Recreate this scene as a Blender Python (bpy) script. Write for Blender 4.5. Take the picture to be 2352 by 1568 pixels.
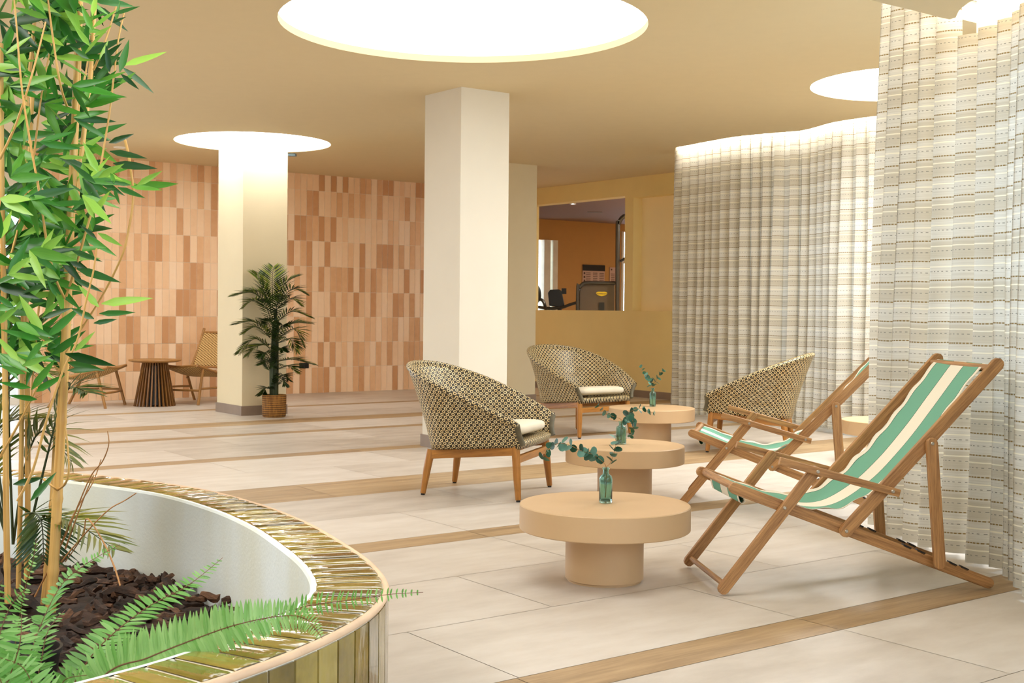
import bpy, math, random
from math import sin, cos, pi, sqrt, atan2, radians
from mathutils import Vector as V, Matrix
random.seed(7)
for o in list(bpy.data.objects): bpy.data.objects.remove(o)
SC = bpy.context.scene
COL = SC.collection
# ---------------------------------------------------------------- camera
FPX, PITCH, ROLL, SHY, EYE = 2840.0, 0.0116, 0.0094, 42.2, 1.25
_fw = V((0, cos(PITCH), -sin(PITCH))); _up0 = V((0, sin(PITCH), cos(PITCH))); _rt0 = V((1, 0, 0))
_rt = _rt0 * cos(ROLL) + _up0 * sin(ROLL); _up = -_rt0 * sin(ROLL) + _up0 * cos(ROLL)
cd = bpy.data.cameras.new('camera'); cam = bpy.data.objects.new('camera', cd); COL.objects.link(cam)
cd.sensor_width = 36; cd.lens = FPX / 2352 * 36; cd.shift_y = -SHY / 2352; cd.clip_start = .05; cd.clip_end = 200
cam.matrix_world = Matrix(((_rt.x, _up.x, -_fw.x, 0), (_rt.y, _up.y, -_fw.y, 0), (_rt.z, _up.z, -_fw.z, EYE), (0, 0, 0, 1)))
cd.dof.use_dof = True; cd.dof.focus_distance = 5.8; cd.dof.aperture_fstop = 13
SC.camera = cam
def ray(x, y): return _fw + _rt * ((x - 1176) / FPX) + _up * ((784 - SHY - y) / FPX)
def at(x, y, Y):
    d = ray(x, y); p = d * (Y / d.y); return V((p.x, p.y, p.z + EYE))
def atz(x, y, z=0.):
    d = ray(x, y); p = d * ((z - EYE) / d.z); return V((p.x, p.y, z))
# ---------------------------------------------------------------- view and light levels
SC.view_settings.view_transform = 'Standard'; SC.view_settings.look = 'None'
SC.view_settings.gamma = 1; SC.view_settings.use_curve_mapping = False
SC.view_settings.exposure = 0.12
DISC_E = 12.0      # round ceiling lights
LED_E = 200.0       # strip lights in the curtain slot
SKY_E = 5.5
w = bpy.data.worlds.new('daylight'); SC.world = w; w.use_nodes = True
bg = w.node_tree.nodes['Background']; bg.inputs[0].default_value = (.62, .8, 1, 1); bg.inputs[1].default_value = SKY_E
SC.cycles.max_bounces = 12; SC.cycles.diffuse_bounces = 10; SC.cycles.glossy_bounces = 4
SC.cycles.transmission_bounces = 8; SC.cycles.sample_clamp_indirect = 6
# ---------------------------------------------------------------- helpers
def lin(c):
    f = lambda v: v / 12.92 if v <= .04045 else ((v + .055) / 1.055) ** 2.4
    return tuple(f(v / 255) for v in c) + (1,)
class N:
    def __init__(s, name):
        s.m = bpy.data.materials.new(name); s.m.use_nodes = True; s.t = s.m.node_tree; s.b = s.t.nodes['Principled BSDF']
        s.out = s.t.nodes['Material Output']
    def n(s, t, **k):
        x = s.t.nodes.new(t)
        for a, b in k.items(): setattr(x, a, b)
        return x
    def l(s, a, b): s.t.links.new(a, b)
    def uv(s): return s.n('ShaderNodeUVMap').outputs[0]
    def obj(s): return s.n('ShaderNodeTexCoord').outputs['Object']
    def mapp(s, vec, sc):
        m = s.n('ShaderNodeMapping'); m.inputs['Scale'].default_value = sc; s.l(vec, m.inputs[0]); return m.outputs[0]
    def noise(s, vec, scale, detail=4, rough=.5):
        x = s.n('ShaderNodeTexNoise'); x.inputs['Scale'].default_value = scale; x.inputs['Detail'].default_value = detail
        x.inputs['Roughness'].default_value = rough
        if vec is not None: s.l(vec, x.inputs['Vector'])
        return x.outputs['Fac']
    def ramp(s, fac, stops, const=False):
        r = s.n('ShaderNodeValToRGB'); e = r.color_ramp.elements
        if const: r.color_ramp.interpolation = 'CONSTANT'
        while len(e) < len(stops): e.new(.5)
        for i, (p, c) in enumerate(stops): e[i].position = p; e[i].color = c if len(c) == 4 else lin(c)
        s.l(fac, r.inputs[0]); return r.outputs[0]
    def math(s, op, a, b=None, c=None):
        x = s.n('ShaderNodeMath', operation=op)
        for i, q in enumerate((a, b, c)):
            if q is None: continue
            if isinstance(q, (int, float)): x.inputs[i].default_value = q
            else: s.l(q, x.inputs[i])
        return x.outputs[0]
    def mix(s, fac, a, b, mode='MIX'):
        x = s.n('ShaderNodeMix', data_type='RGBA', blend_type=mode)
        if isinstance(fac, (int, float)): x.inputs[0].default_value = fac
        else: s.l(fac, x.inputs[0])
        for i, q in ((6, a), (7, b)):
            if isinstance(q, tuple): x.inputs[i].default_value = q if len(q) == 4 else lin(q)
            else: s.l(q, x.inputs[i])
        return x.outputs[2]
    def sep(s, vec):
        x = s.n('ShaderNodeSeparateXYZ'); s.l(vec, x.inputs[0]); return x.outputs
    def col(s, c):
        if isinstance(c, tuple): s.b.inputs['Base Color'].default_value = c if len(c) == 4 else lin(c)
        else: s.l(c, s.b.inputs['Base Color'])
        return s
    def set(s, **k):
        mp = dict(rough='Roughness', metal='Metallic', spec='Specular IOR Level', coat='Coat Weight', trans='Transmission Weight', ior='IOR', sub='Subsurface Weight')
        for a, b in k.items():
            i = s.b.inputs[mp[a]]
            if isinstance(b, (int, float)): i.default_value = b
            else: s.l(b, i)
        return s
    def bump(s, h, strength=.3, dist=.01):
        x = s.n('ShaderNodeBump'); x.inputs['Strength'].default_value = strength; x.inputs['Distance'].default_value = dist
        s.l(h, x.inputs['Height']); s.l(x.outputs[0], s.b.inputs['Normal']); return s
    def attr(s, name):
        a = s.n('ShaderNodeAttribute', attribute_name=name); return a.outputs['Fac']
def plain(name, c, rough=.6, var=.06, bump=0, scale=8, **k):
    m = N(name); f = m.noise(m.obj(), scale, 3)
    c = lin(c) if len(c) == 3 else c
    lo = tuple(x * (1 - var) for x in c[:3]) + (1,); hi = tuple(min(1, x * (1 + var)) for x in c[:3]) + (1,)
    m.col(m.ramp(f, [(.3, lo), (.7, hi)])).set(rough=rough, **k)
    if bump: m.bump(m.noise(m.obj(), scale * 12, 3), bump, .002)
    return m.m
def wood(name, a, b, rough=.45, across=60, along=3, bump=.12):
    m = N(name); p = m.mapp(m.uv(), (along, across, 1))
    f = m.noise(p, 1.0, 6, .65); g = m.noise(m.mapp(m.uv(), (along * 6, across * 4, 1)), 1.0, 3, .6)
    h = m.math('ADD', m.math('MULTIPLY', f, .75), m.math('MULTIPLY', g, .25))
    m.col(m.ramp(h, [(.33, a), (.62, b)])).set(rough=rough).bump(h, bump, .002)
    return m.m
def emit(name, c, e):
    m = N(name); m.t.nodes.remove(m.b); x = m.n('ShaderNodeEmission'); x.inputs[0].default_value = c; x.inputs[1].default_value = e
    m.l(x.outputs[0], m.out.inputs[0]); return m.m
class MB:
    def __init__(s): s.v = []; s.f = []; s.uv = []; s.mi = []; s.at = []
    def face(s, idx, uv=None, mi=0, a=0.):
        s.f.append(tuple(idx)); s.uv.append(uv or [(0, 0)] * len(idx)); s.mi.append(mi); s.at.append(a)
    def pts(s, P):
        n = len(s.v); s.v += [tuple(p) for p in P]; return list(range(n, n + len(P)))
    def quad(s, a, b, c, d, uv=None, mi=0, at=0.):
        s.face(s.pts([a, b, c, d]), uv, mi, at)
    def box(s, x0, y0, z0, x1, y1, z1, mi=0, a=0., R=None):
        P = [V((x, y, z)) for z in (z0, z1) for y in (y0, y1) for x in (x0, x1)]
        if R: P = [R @ p for p in P]
        i = s.pts(P)
        for q, (ax, ay) in (((0, 2, 3, 1), (0, 1)), ((4, 5, 7, 6), (0, 1)), ((0, 1, 5, 4), (0, 2)), ((2, 6, 7, 3), (0, 2)), ((0, 4, 6, 2), (1, 2)), ((1, 3, 7, 5), (1, 2))):
            L = (x1 - x0, y1 - y0, z1 - z0); O = [(x, y, z) for z in (z0, z1) for y in (y0, y1) for x in (x0, x1)]
            if L[ax] >= L[ay]: uv = [(O[k][ax], O[k][ay]) for k in q]
            else: uv = [(O[k][ay], O[k][ax]) for k in q]
            s.face([i[k] for k in q], uv, mi, a)
        return s
    def prism(s, P, e, mi=0):
        """flat outline P extruded by e; u runs along the outline's long side"""
        n = len(P); e = V(e); P = [V(p) for p in P]
        ax = max(((P[j] - P[i]) for i in range(n) for j in range(i)), key=lambda d: d.length).normalized()
        ay = e.normalized().cross(ax); o = P[0]; r = random.random() * 9
        U = lambda p: ((p - o).dot(ax) + r, (p - o).dot(ay) + (p - o).dot(e.normalized()) + r)
        a = s.pts(P); b = s.pts([p + e for p in P])
        s.face(a[::-1], [U(p) for p in P[::-1]], mi); s.face(b, [U(p) for p in P], mi)
        for i in range(n):
            j = (i + 1) % n
            s.face((a[i], a[j], b[j], b[i]), [U(P[i]), U(P[j]), U(P[j] + e), U(P[i] + e)], mi)
        return s
    def slat(s, p0, p1, wd, e, seg=5, mi=0):
        """flat bar with round ends: centre line p0-p1, width wd, extruded by e"""
        p0 = V(p0); p1 = V(p1); e = V(e); d = (p1 - p0).normalized(); q = e.normalized().cross(d); P = []
        r = wd / 2
        for k in range(seg + 1):
            t = -pi / 2 + pi * k / seg; P.append(p1 + (d * cos(t) + q * sin(t)) * r)
        for k in range(seg + 1):
            t = pi / 2 + pi * k / seg; P.append(p0 + (d * cos(t) + q * sin(t)) * r)
        return s.prism(P, e, mi)
    def tube(s, P, R, n=10, cap=True, mi=0, a=0., closed=False):
        P = [V(p) for p in P]; m = len(P)
        if not isinstance(R, (list, tuple)): R = [R] * m
        rings = []; prev = None; L = 0; Ls = []
        for i, p in enumerate(P):
            if closed: t = P[(i + 1) % m] - P[i - 1]
            else: t = P[min(i + 1, m - 1)] - P[max(i - 1, 0)]
            t.normalize()
            if prev is None:
                q = V((0, 0, 1)) if abs(t.z) < .9 else V((1, 0, 0)); q = (q - t * q.dot(t)).normalized()
            else: q = (prev - t * prev.dot(t)).normalized()
            prev = q; b = t.cross(q)
            if i: L += (p - P[i - 1]).length
            Ls.append(L)
            rings.append(s.pts([p + (q * cos(2 * pi * k / n) + b * sin(2 * pi * k / n)) * R[i] for k in range(n)]))
        cr = 2 * pi * max(R)
        for i in range(m if closed else m - 1):
            j = (i + 1) % m; l0 = Ls[i]; l1 = Ls[j] if j else L + .02
            for k in range(n):
                k2 = (k + 1) % n
                s.face((rings[i][k], rings[i][k2], rings[j][k2], rings[j][k]), [(l0, cr * k / n), (l0, cr * (k + 1) / n), (l1, cr * (k + 1) / n), (l1, cr * k / n)], mi, a)
        if cap and not closed:
            s.face(rings[0][::-1], None, mi, a); s.face(rings[-1], None, mi, a)
        return s
    def lathe(s, prof, n=48, c=(0, 0, 0), mi=0):
        c = V(c); rings = []; L = 0; Ls = []
        for i, (r, z) in enumerate(prof):
            if i: L += sqrt((r - prof[i - 1][0]) ** 2 + (z - prof[i - 1][1]) ** 2)
            Ls.append(L)
            rings.append(s.pts([c + V((r * cos(2 * pi * k / n), r * sin(2 * pi * k / n), z)) for k in range(n)]) if r > 1e-6 else s.pts([c + V((0, 0, z))]) * n)
        for i in range(len(prof) - 1):
            for k in range(n):
                k2 = (k + 1) % n; q = [rings[i][k], rings[i][k2], rings[i + 1][k2], rings[i + 1][k]]
                u = [(k / n * 6.28 * .2, Ls[i]), ((k + 1) / n * 6.28 * .2, Ls[i]), ((k + 1) / n * 6.28 * .2, Ls[i + 1]), (k / n * 6.28 * .2, Ls[i + 1])]
                qq = []; uu = []
                for a, b in zip(q, u):
                    if a not in qq: qq.append(a); uu.append(b)
                if len(qq) > 2: s.face(qq, uu, mi)
        return s
    def grid(s, fn, nu, nv, uvfn=None, mi=0, closed=False):
        I = [s.pts([fn(i / nu, j / nv) for j in range(nv + 1)]) for i in range(nu + (0 if closed else 1))]
        for i in range(nu):
            i2 = (i + 1) % len(I)
            for j in range(nv):
                uv = [(i / nu, j / nv), ((i + 1) / nu, j / nv), ((i + 1) / nu, (j + 1) / nv), (i / nu, (j + 1) / nv)]
                if uvfn: uv = [uvfn(*q) for q in uv]
                s.face((I[i][j], I[i2][j], I[i2][j + 1], I[i][j + 1]), uv, mi)
        return s
    def build(s, name, mat, parent=None, smooth=40, bevel=0, solid=0, kind=None, label=None, sub=0):
        me = bpy.data.meshes.new(name); me.from_pydata(s.v, [], s.f)
        ul = me.uv_layers.new(name='UVMap').data; k = 0
        for uv in s.uv:
            for q in uv: ul[k].uv = q; k += 1
        if any(s.at):
            at_ = me.attributes.new('rnd', 'FLOAT', 'FACE'); at_.data.foreach_set('value', s.at)
        mats = mat if isinstance(mat, (list, tuple)) else [mat]
        for m in mats: me.materials.append(m)
        if len(mats) > 1: me.polygons.foreach_set('material_index', s.mi)
        if smooth:
            me.polygons.foreach_set('use_smooth', [True] * len(me.polygons)); me.set_sharp_from_angle(angle=radians(smooth))
        me.update()
        o = bpy.data.objects.new(name, me); COL.objects.link(o)
        if parent: o.parent = parent
        if bevel:
            b = o.modifiers.new('bevel', 'BEVEL'); b.width = bevel; b.segments = 2; b.limit_method = 'ANGLE'; b.angle_limit = radians(35)
        if solid:
            b = o.modifiers.new('solid', 'SOLIDIFY'); b.thickness = solid; b.offset = -1
        if sub:
            b = o.modifiers.new('sub', 'SUBSURF'); b.levels = b.render_levels = sub
        if kind: o['kind'] = kind
        if label: o['label'] = label
        return o
def tag(o, label, cat, group=None):
    o['label'] = label; o['category'] = cat
    if group: o['group'] = group
    return o
def thing(name, label, cat, loc=(0, 0, 0), rz=0, group=None):
    o = bpy.data.objects.new(name, None); COL.objects.link(o); o.location = loc; o.rotation_euler = (0, 0, rz); o.empty_display_size = .1
    return tag(o, label, cat, group)
def struct(o): o['kind'] = 'structure'; return o
def dup(root, loc, rz, label):
    r = root.copy(); COL.objects.link(r); r.location = loc; r.rotation_euler = (0, 0, rz); r['label'] = label
    for ch in list(root.children):
        c = ch.copy(); COL.objects.link(c); c.parent = r
        for g in list(ch.children):
            d = g.copy(); COL.objects.link(d); d.parent = c
    return r
def spline(P, n, closed=False):
    P = [V(p) for p in P]; m = len(P); out = []
    segs = m if closed else m - 1
    for i in range(segs):
        if closed: a, b, c, d = P[i - 1], P[i], P[(i + 1) % m], P[(i + 2) % m]
        else: a, b, c, d = P[max(i - 1, 0)], P[i], P[i + 1], P[min(i + 2, m - 1)]
        for k in range(n):
            t = k / n; out.append(.5 * ((2 * b) + (c - a) * t + (2 * a - 5 * b + 4 * c - d) * t * t + (3 * b - a - 3 * c + d) * t ** 3))
    if not closed: out.append(P[-1].copy())
    return out
def resample(P, step, closed=False):
    Q = list(P) + ([P[0]] if closed else []); L = [0]
    for i in range(1, len(Q)): L.append(L[-1] + (Q[i] - Q[i - 1]).length)
    n = max(2, round(L[-1] / step)); out = []; j = 0
    for k in range(n + (0 if closed else 1)):
        t = L[-1] * k / n
        while j < len(L) - 2 and L[j + 1] < t: j += 1
        f = (t - L[j]) / max(1e-9, L[j + 1] - L[j]); out.append(Q[j].lerp(Q[j + 1], f))
    return out
GA = .6392
U2 = V((cos(GA), sin(GA), 0)); V2 = V((-sin(GA), cos(GA), 0))
def W(u, v, z=0): return U2 * u + V2 * v + V((0, 0, z))
RG = Matrix.Rotation(GA, 4, 'Z')
ZC = 3.165
# ---------------------------------------------------------------- materials
M_floor = N('floor_tile'); _m = M_floor; _r = _m.attr('rnd'); _c = _m.noise(_m.mapp(_m.obj(), (1.5, 4, 1)), 1.6, 6, .6)
_h = _m.math('ADD', _m.math('MULTIPLY', _c, .75), _m.math('MULTIPLY', _r, .25))
_m.col(_m.ramp(_h, [(.3, (182, 171, 158)), (.52, (199, 189, 177)), (.75, (212, 204, 194))])).set(rough=.42, spec=.4).bump(_m.noise(_m.obj(), 60, 4), .04, .002); M_floor = _m.m
M_grout = plain('floor_grout', (176, 160, 140), .8)
_m = N('wood_plank_tile'); _p = _m.uv(); _r = _m.attr('rnd')
_f = _m.noise(_m.mapp(_p, (1.6, 16, 1)), 1.0, 6, .62); _g = _m.noise(_m.mapp(_p, (6, 90, 1)), 1.0, 3, .6)
_h = _m.math('ADD', _m.math('ADD', _m.math('MULTIPLY', _f, .6), _m.math('MULTIPLY', _g, .25)), _m.math('MULTIPLY', _r, .15))
_m.col(_m.ramp(_h, [(.32, (138, 112, 80)), (.5, (168, 140, 104)), (.66, (186, 160, 122))])).set(rough=.45, spec=.4).bump(_h, .05, .002); M_plank = _m.m
_m = N('wall_tile_zellige'); _r = _m.attr('rnd'); _n = _m.noise(_m.mapp(_m.obj(), (1, 1, 1)), 14, 4, .6)
_h = _m.math('ADD', _m.math('MULTIPLY', _r, .84), _m.math('MULTIPLY', _n, .16))
_m.col(_m.ramp(_h, [(.1, (250, 228, 204)), (.4, (246, 212, 176)), (.62, (232, 188, 144)), (.85, (204, 152, 106))])).set(rough=.4, spec=.4).bump(_n, .08, .004); M_walltile = _m.m
M_wgrout = plain('wall_tile_grout', (248, 230, 206), .8)
M_ceil = plain('ceiling_paint', (214, 196, 156), .85, .01)
M_pillar = plain('cream_plaster', (222, 215, 199), .8, .015, bump=.05, scale=3)
M_pillar2 = plain('straw_plaster', (222, 208, 174), .8, .015, bump=.05, scale=3)
M_wall = plain('ochre_plaster', (238, 216, 150), .8, .02, bump=.05, scale=3)
M_niche = plain('niche_lit_plaster', (250, 230, 178), .8, .02, bump=.05, scale=3)  # niche's brighter lighting put into the colour, paler than the ochre wall
M_soffit = plain('soffit_paint', (236, 222, 190), .85, .01)
M_white = plain('white_plaster', (238, 234, 224), .8, .02)
M_base = plain('stone_skirting', (140, 122, 106), .5, .08, scale=5)
M_disc = [emit('light_panel', (1, .99, .965, 1), DISC_E * k) for k in (.24, .9, .7, 2.3, .35, .42)]
M_led = emit('led_strip', (1, .95, .85, 1), LED_E)
M_beige = plain('beige_lacquer', (200, 168, 128), .5, .015, bump=.02)
M_teak = wood('teak', (134, 84, 30), (188, 128, 54), .4, 40, 3)
M_deck = wood('deck_chair_hardwood', (120, 78, 42), (194, 146, 92), .5, 70, 3, .2)
M_rattanwood = wood('oiled_teak', (120, 78, 34), (182, 134, 72), .45, 40, 3)
M_dark = plain('black_plastic', (26, 24, 22), .4, .1)
M_steel = plain('brushed_steel', (190, 184, 172), .3, .03, metal=.9)
_m = N('curtain_weave'); _x, _y, _z = _m.sep(_m.uv())
def band(m, f, c, hw, soft=.25):
    d = m.math('ABSOLUTE', m.math('SUBTRACT', f, c)); r = m.n('ShaderNodeMapRange', interpolation_type='SMOOTHSTEP')
    m.l(d, r.inputs[0]); r.inputs[1].default_value = hw * (1 - soft); r.inputs[2].default_value = hw * (1 + soft); r.inputs[3].default_value = 1; r.inputs[4].default_value = 0
    return r.outputs[0]
_wob = _m.math('MULTIPLY', _m.math('SUBTRACT', _m.noise(_m.mapp(_m.uv(), (9, 2, 1)), 1, 2), .5), .06)
_fz = _m.math('FRACT', _m.math('ADD', _m.math('DIVIDE', _y, .108), _wob)); _fz2 = _m.math('FRACT', _m.math('DIVIDE', _y, .216))
_dash = _m.math('GREATER_THAN', _m.math('FRACT', _m.math('DIVIDE', _x, .0085)), .35)
_dash2 = _m.math('GREATER_THAN', _m.math('FRACT', _m.math('DIVIDE', _x, .013)), .55)
_b1 = _m.math('MULTIPLY', band(_m, _fz, .12, .032), _m.math('ADD', _m.math('MULTIPLY', _dash, .6), .4))
_b2 = _m.math('MULTIPLY', band(_m, _fz, .55, .018), _dash2)
_b3 = band(_m, _fz, .78, .03); _b4 = band(_m, _fz2, .3, .2, .2)
_str = _m.noise(_m.mapp(_m.uv(), (3, 240, 1)), 1, 3, .6)
_c0 = _m.ramp(_str, [(.3, (200, 195, 182)), (.7, (226, 223, 213))])
_c1 = _m.mix(_m.math('MULTIPLY', _b4, .55), _c0, (190, 180, 158))
_c1 = _m.mix(_b3, _c1, (240, 234, 214)); _c1 = _m.mix(_b2, _c1, (140, 138, 128)); _c1 = _m.mix(_b1, _c1, (142, 120, 78))
_m.col(_c1).set(rough=.9, spec=.1)
_bh = _m.math('ADD', _m.math('MULTIPLY', _b3, .6), _m.math('ADD', _m.math('MULTIPLY', _b1, .8), _m.math('MULTIPLY', _str, .35)))
_m.bump(_bh, .35, .004)
_tr = _m.n('ShaderNodeBsdfTranslucent'); _m.l(_c1, _tr.inputs[0]); _mx = _m.n('ShaderNodeMixShader'); _mx.inputs[0].default_value = .36
_m.l(_m.b.outputs[0], _mx.inputs[1]); _m.l(_tr.outputs[0], _mx.inputs[2]); _m.l(_mx.outputs[0], _m.out.inputs[0]); M_curt = _m.m
_m = N('wicker_weave'); _x, _y, _z = _m.sep(_m.uv())
def lat(m, ox, oy):
    a = m.math('SUBTRACT', m.math('FRACT', m.math('ADD', m.math('DIVIDE', _x, .046), ox)), .5)
    b = m.math('SUBTRACT', m.math('FRACT', m.math('ADD', m.math('DIVIDE', _y, .040), oy)), .5)
    return m.math('SQRT', m.math('ADD', m.math('MULTIPLY', a, a), m.math('MULTIPLY', b, b)))
_d = _m.math('MINIMUM', lat(_m, 0, 0), lat(_m, .5, .5)); _ring = band(_m, _d, .215, .072, .28)
_nz = _m.noise(_m.mapp(_m.uv(), (20, 20, 1)), 1, 2)
_m.col(_m.mix(_ring, _m.ramp(_nz, [(.3, (34, 25, 10)), (.7, (60, 48, 26))]), _m.ramp(_nz, [(.3, (228, 194, 128)), (.7, (248, 232, 186))])))
_m.set(rough=.42).bump(_ring, .8, .006); M_wick = _m.m
M_wickrim = plain('olive_cord', (92, 84, 62), .6, .2, bump=.4, scale=20)
M_cush = plain('cushion_cloth', (222, 212, 190), .9, .03, bump=.2, scale=12)
_m = N('striped_canvas'); _x, _y, _z = _m.sep(_m.uv()); G = (112, 166, 142, 1); 
_gr = lin((116, 172, 148)); _cr = lin((236, 230, 212)); _bk = lin((30, 60, 52))
_m.col(_m.ramp(_x, [(0, _cr), (.05, _bk), (.058, _gr), (.355, _bk), (.363, _cr), (.622, _bk), (.63, _gr), (.925, _bk), (.933, _cr)], True)).set(rough=.9, spec=.15)
_m.bump(_m.noise(_m.mapp(_m.uv(), (60, 160, 1)), 1, 2), .15, .002); M_canvas = _m.m
_m = N('rope_weave'); _x, _y, _z = _m.sep(_m.uv())
_a = _m.math('SINE', _m.math('MULTIPLY', _x, 2 * pi / .05)); _b = _m.math('SINE', _m.math('MULTIPLY', _y, 2 * pi / .03)); _h = _m.math('MULTIPLY', _a, _b)
_hh = _m.math('ADD', _m.math('MULTIPLY', _h, .5), .5)
_m.col(_m.ramp(_hh, [(.1, (92, 62, 26)), (.45, (186, 146, 84)), (.9, (226, 192, 130))])).set(rough=.7).bump(_hh, .7, .01); M_rope = _m.m
_m = N('olive_glaze'); _r = _m.attr('rnd'); _n = _m.noise(_m.obj(), 9, 4, .6)
_h = _m.math('ADD', _m.math('MULTIPLY', _r, .5), _m.math('MULTIPLY', _n, .5))
_m.col(_m.ramp(_h, [(.25, (84, 70, 22)), (.5, (122, 104, 38)), (.75, (158, 140, 62))])).set(rough=.06, coat=.6, spec=.6)
_m.bump(_m.math('ADD', _m.noise(_m.mapp(_m.uv(), (7, 22, 1)), 1, 2, .4), _m.math('MULTIPLY', _m.noise(_m.mapp(_m.uv(), (4, 9, 1)), 1, 1), 2.0)), .42, .012); M_glaze = _m.m
M_pgrout = plain('planter_grout', (236, 228, 206), .7)
M_terra = plain('pale_terracotta', (226, 192, 158), .5, .08, scale=10)
_m = N('planter_lining'); _n = _m.noise(_m.mapp(_m.obj(), (1.5, 1.5, .5)), 1.5, 3)
_m.col(_m.ramp(_n, [(.35, (226, 228, 214)), (.6, (234, 242, 242))])).set(rough=.8).bump(_m.noise(_m.obj(), 70, 3), .25, .004); M_lining = _m.m
_m = N('bark'); _n = _m.noise(_m.mapp(_m.obj(), (20, 20, 60)), 1, 5, .7); _r = _m.attr('rnd')
_m.col(_m.ramp(_m.math('ADD', _m.math('MULTIPLY', _n, .7), _m.math('MULTIPLY', _r, .3)), [(.3, (24, 14, 8)), (.52, (62, 38, 22)), (.78, (124, 84, 54))])).set(rough=.8).bump(_n, .8, .01); M_bark = _m.m
def leafmat(name, a, b, c, rough=.4, trans=.25):
    m = N(name); r = m.attr('rnd'); n = m.noise(m.mapp(m.uv(), (2, 30, 1)), 1, 2)
    h = m.math('ADD', m.math('MULTIPLY', r, .85), m.math('MULTIPLY', n, .15))
    cc = m.ramp(h, [(.1, a), (.5, b), (.9, c)]); m.col(cc).set(rough=rough)
    t = m.n('ShaderNodeBsdfTranslucent'); m.l(cc, t.inputs[0]); x = m.n('ShaderNodeMixShader'); x.inputs[0].default_value = trans
    m.l(m.b.outputs[0], x.inputs[1]); m.l(t.outputs[0], x.inputs[2]); m.l(x.outputs[0], m.out.inputs[0]); return m.m
M_bleaf = leafmat('bamboo_leaf', (18, 72, 20), (60, 140, 40), (160, 208, 84))
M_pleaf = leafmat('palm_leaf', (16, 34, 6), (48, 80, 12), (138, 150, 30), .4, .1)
M_pleaf2 = leafmat('dull_palm_leaf', (40, 76, 34), (96, 110, 34), (150, 142, 56))
M_fern = leafmat('fern_leaf', (76, 138, 50), (118, 180, 86), (166, 212, 132), .5, .3)
M_ferns = plain('fern_rib', (112, 66, 40), .6)
M_euc = leafmat('eucalyptus_leaf', (16, 62, 40), (34, 92, 68), (104, 152, 136), .5, .1)
_m = N('bamboo_cane'); _n = _m.noise(_m.mapp(_m.uv(), (2, 60, 1)), 1, 4)
_m.col(_m.ramp(_n, [(.3, (190, 138, 66)), (.6, (224, 182, 108))])).set(rough=.35); M_cane = _m.m
M_twig = plain('dry_twig', (178, 128, 76), .6, .2, scale=20)
M_palest = plain('palm_stem', (44, 56, 20), .5, .2)
M_jute = N('woven_basket'); _m = M_jute; _x, _y, _z = _m.sep(_m.obj())
_h = _m.math('SINE', _m.math('MULTIPLY', _z, 260)); _k = _m.noise(_m.mapp(_m.obj(), (40, 40, 10)), 1, 3)
_hh = _m.math('ADD', _m.math('MULTIPLY', _h, .25), _k)
_m.col(_m.ramp(_hh, [(.3, (96, 60, 18)), (.7, (158, 110, 46))])).set(rough=.8).bump(_hh, .5, .006); M_jute = _m.m
_m = N('teal_glass'); _m.col((.46, .74, .72, 1)).set(rough=.03, trans=1.0, ior=1.45).bump(_m.noise(_m.obj(), 60, 2), .15, .002); M_glass = _m.m
# ================================================================ the room
def at2(p): return V((p[0], p[1], 0))
# floor: tiles and plank strips as real pieces, laid in the room's own grid
b = MB(); b.quad((-9, -5, -.003), (22, -5, -.003), (22, 20, -.003), (-9, 20, -.003), mi=1)
bands = []
STR = [(3.112, 3.333, 1), (5.488, 5.715, 1), (7.204, 7.85, 3), (9.363, 9.574, 1), (11.1, 11.28, 1), (12.08, 12.52, 2), (14.0, 14.18, 1)]
prev = None
rows = [(v0, v0 + .7195, 0) for v0 in [3.112 - .7195 * k for k in range(1, 12)]]
gaps = [(3.333, 5.488, 3), (5.715, 7.204, 2), (7.85, 9.363, 2), (9.574, 11.1, 2), (11.28, 12.08, 1), (12.52, 14.0, 2), (14.18, 16.2, 3)]
for a0, a1, n in gaps:
    for k in range(n): rows.append((a0 + (a1 - a0) * k / n, a0 + (a1 - a0) * (k + 1) / n, 0))
for a0, a1, n in STR:
    for k in range(n): rows.append((a0 + (a1 - a0) * k / n, a0 + (a1 - a0) * (k + 1) / n, 1))
for ri, (v0, v1, kind) in enumerate(sorted(rows)):
    off = .36 if kind else (.36 if ri % 2 else -.355); L = 1.43
    u = -9 + off
    if kind: off = 3.94 % L; 
    u = (2.52 if (not kind and abs(v0 - 3.333) < .1) else 3.94 if kind else 2.52 + (.715 if ri % 2 else 0)) - L * 9
    while u < 14:
        rd = random.random(); r2 = random.random() * 40; g = .0016; x0, x1 = u + g, u + L - g
        uv = [(x0 + r2, v0 + r2), (x1 + r2, v0 + r2), (x1 + r2, v1 + r2), (x0 + r2, v1 + r2)]
        b.quad((x0, v0 + g, 0), (x1, v0 + g, 0), (x1, v1 - g, 0), (x0, v1 - g, 0), uv, 2 if kind else 0, rd)
        u += L
fl = b.build('floor', [M_floor, M_grout, M_plank], smooth=0); fl.rotation_euler = (0, 0, GA); struct(fl)
# tiled wall
b = MB(); VT = 16.1; u0, u1 = 4.35, 12.05; cw = .0972; rh = .3655; b.box(u0, VT + .004, 0, u1, VT + .2, 3.3, mi=1)
nu = int((u1 - u0) / cw); tone = random.Random(3)
for i in range(nu):
    for j in range(9):
        z0 = .008 + rh * j - (0 if j else .008); z1 = min(.008 + rh * (j + 1), 3.3)
        x0 = u1 - cw * (i + 1); r = tone.random(); r = (.62 + tone.random() * .38) if r < .42 else r * .6
        g = .0026
        b.quad((x0 + g, VT, z0 + g), (x0 + cw - g, VT, z0 + g), (x0 + cw - g, VT, z1 - g), (x0 + g, VT, z1 - g), None, 0, r)
o = b.build('wall_back', [M_walltile, M_wgrout], smooth=0); o.rotation_euler = (0, 0, GA); struct(o)
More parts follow.
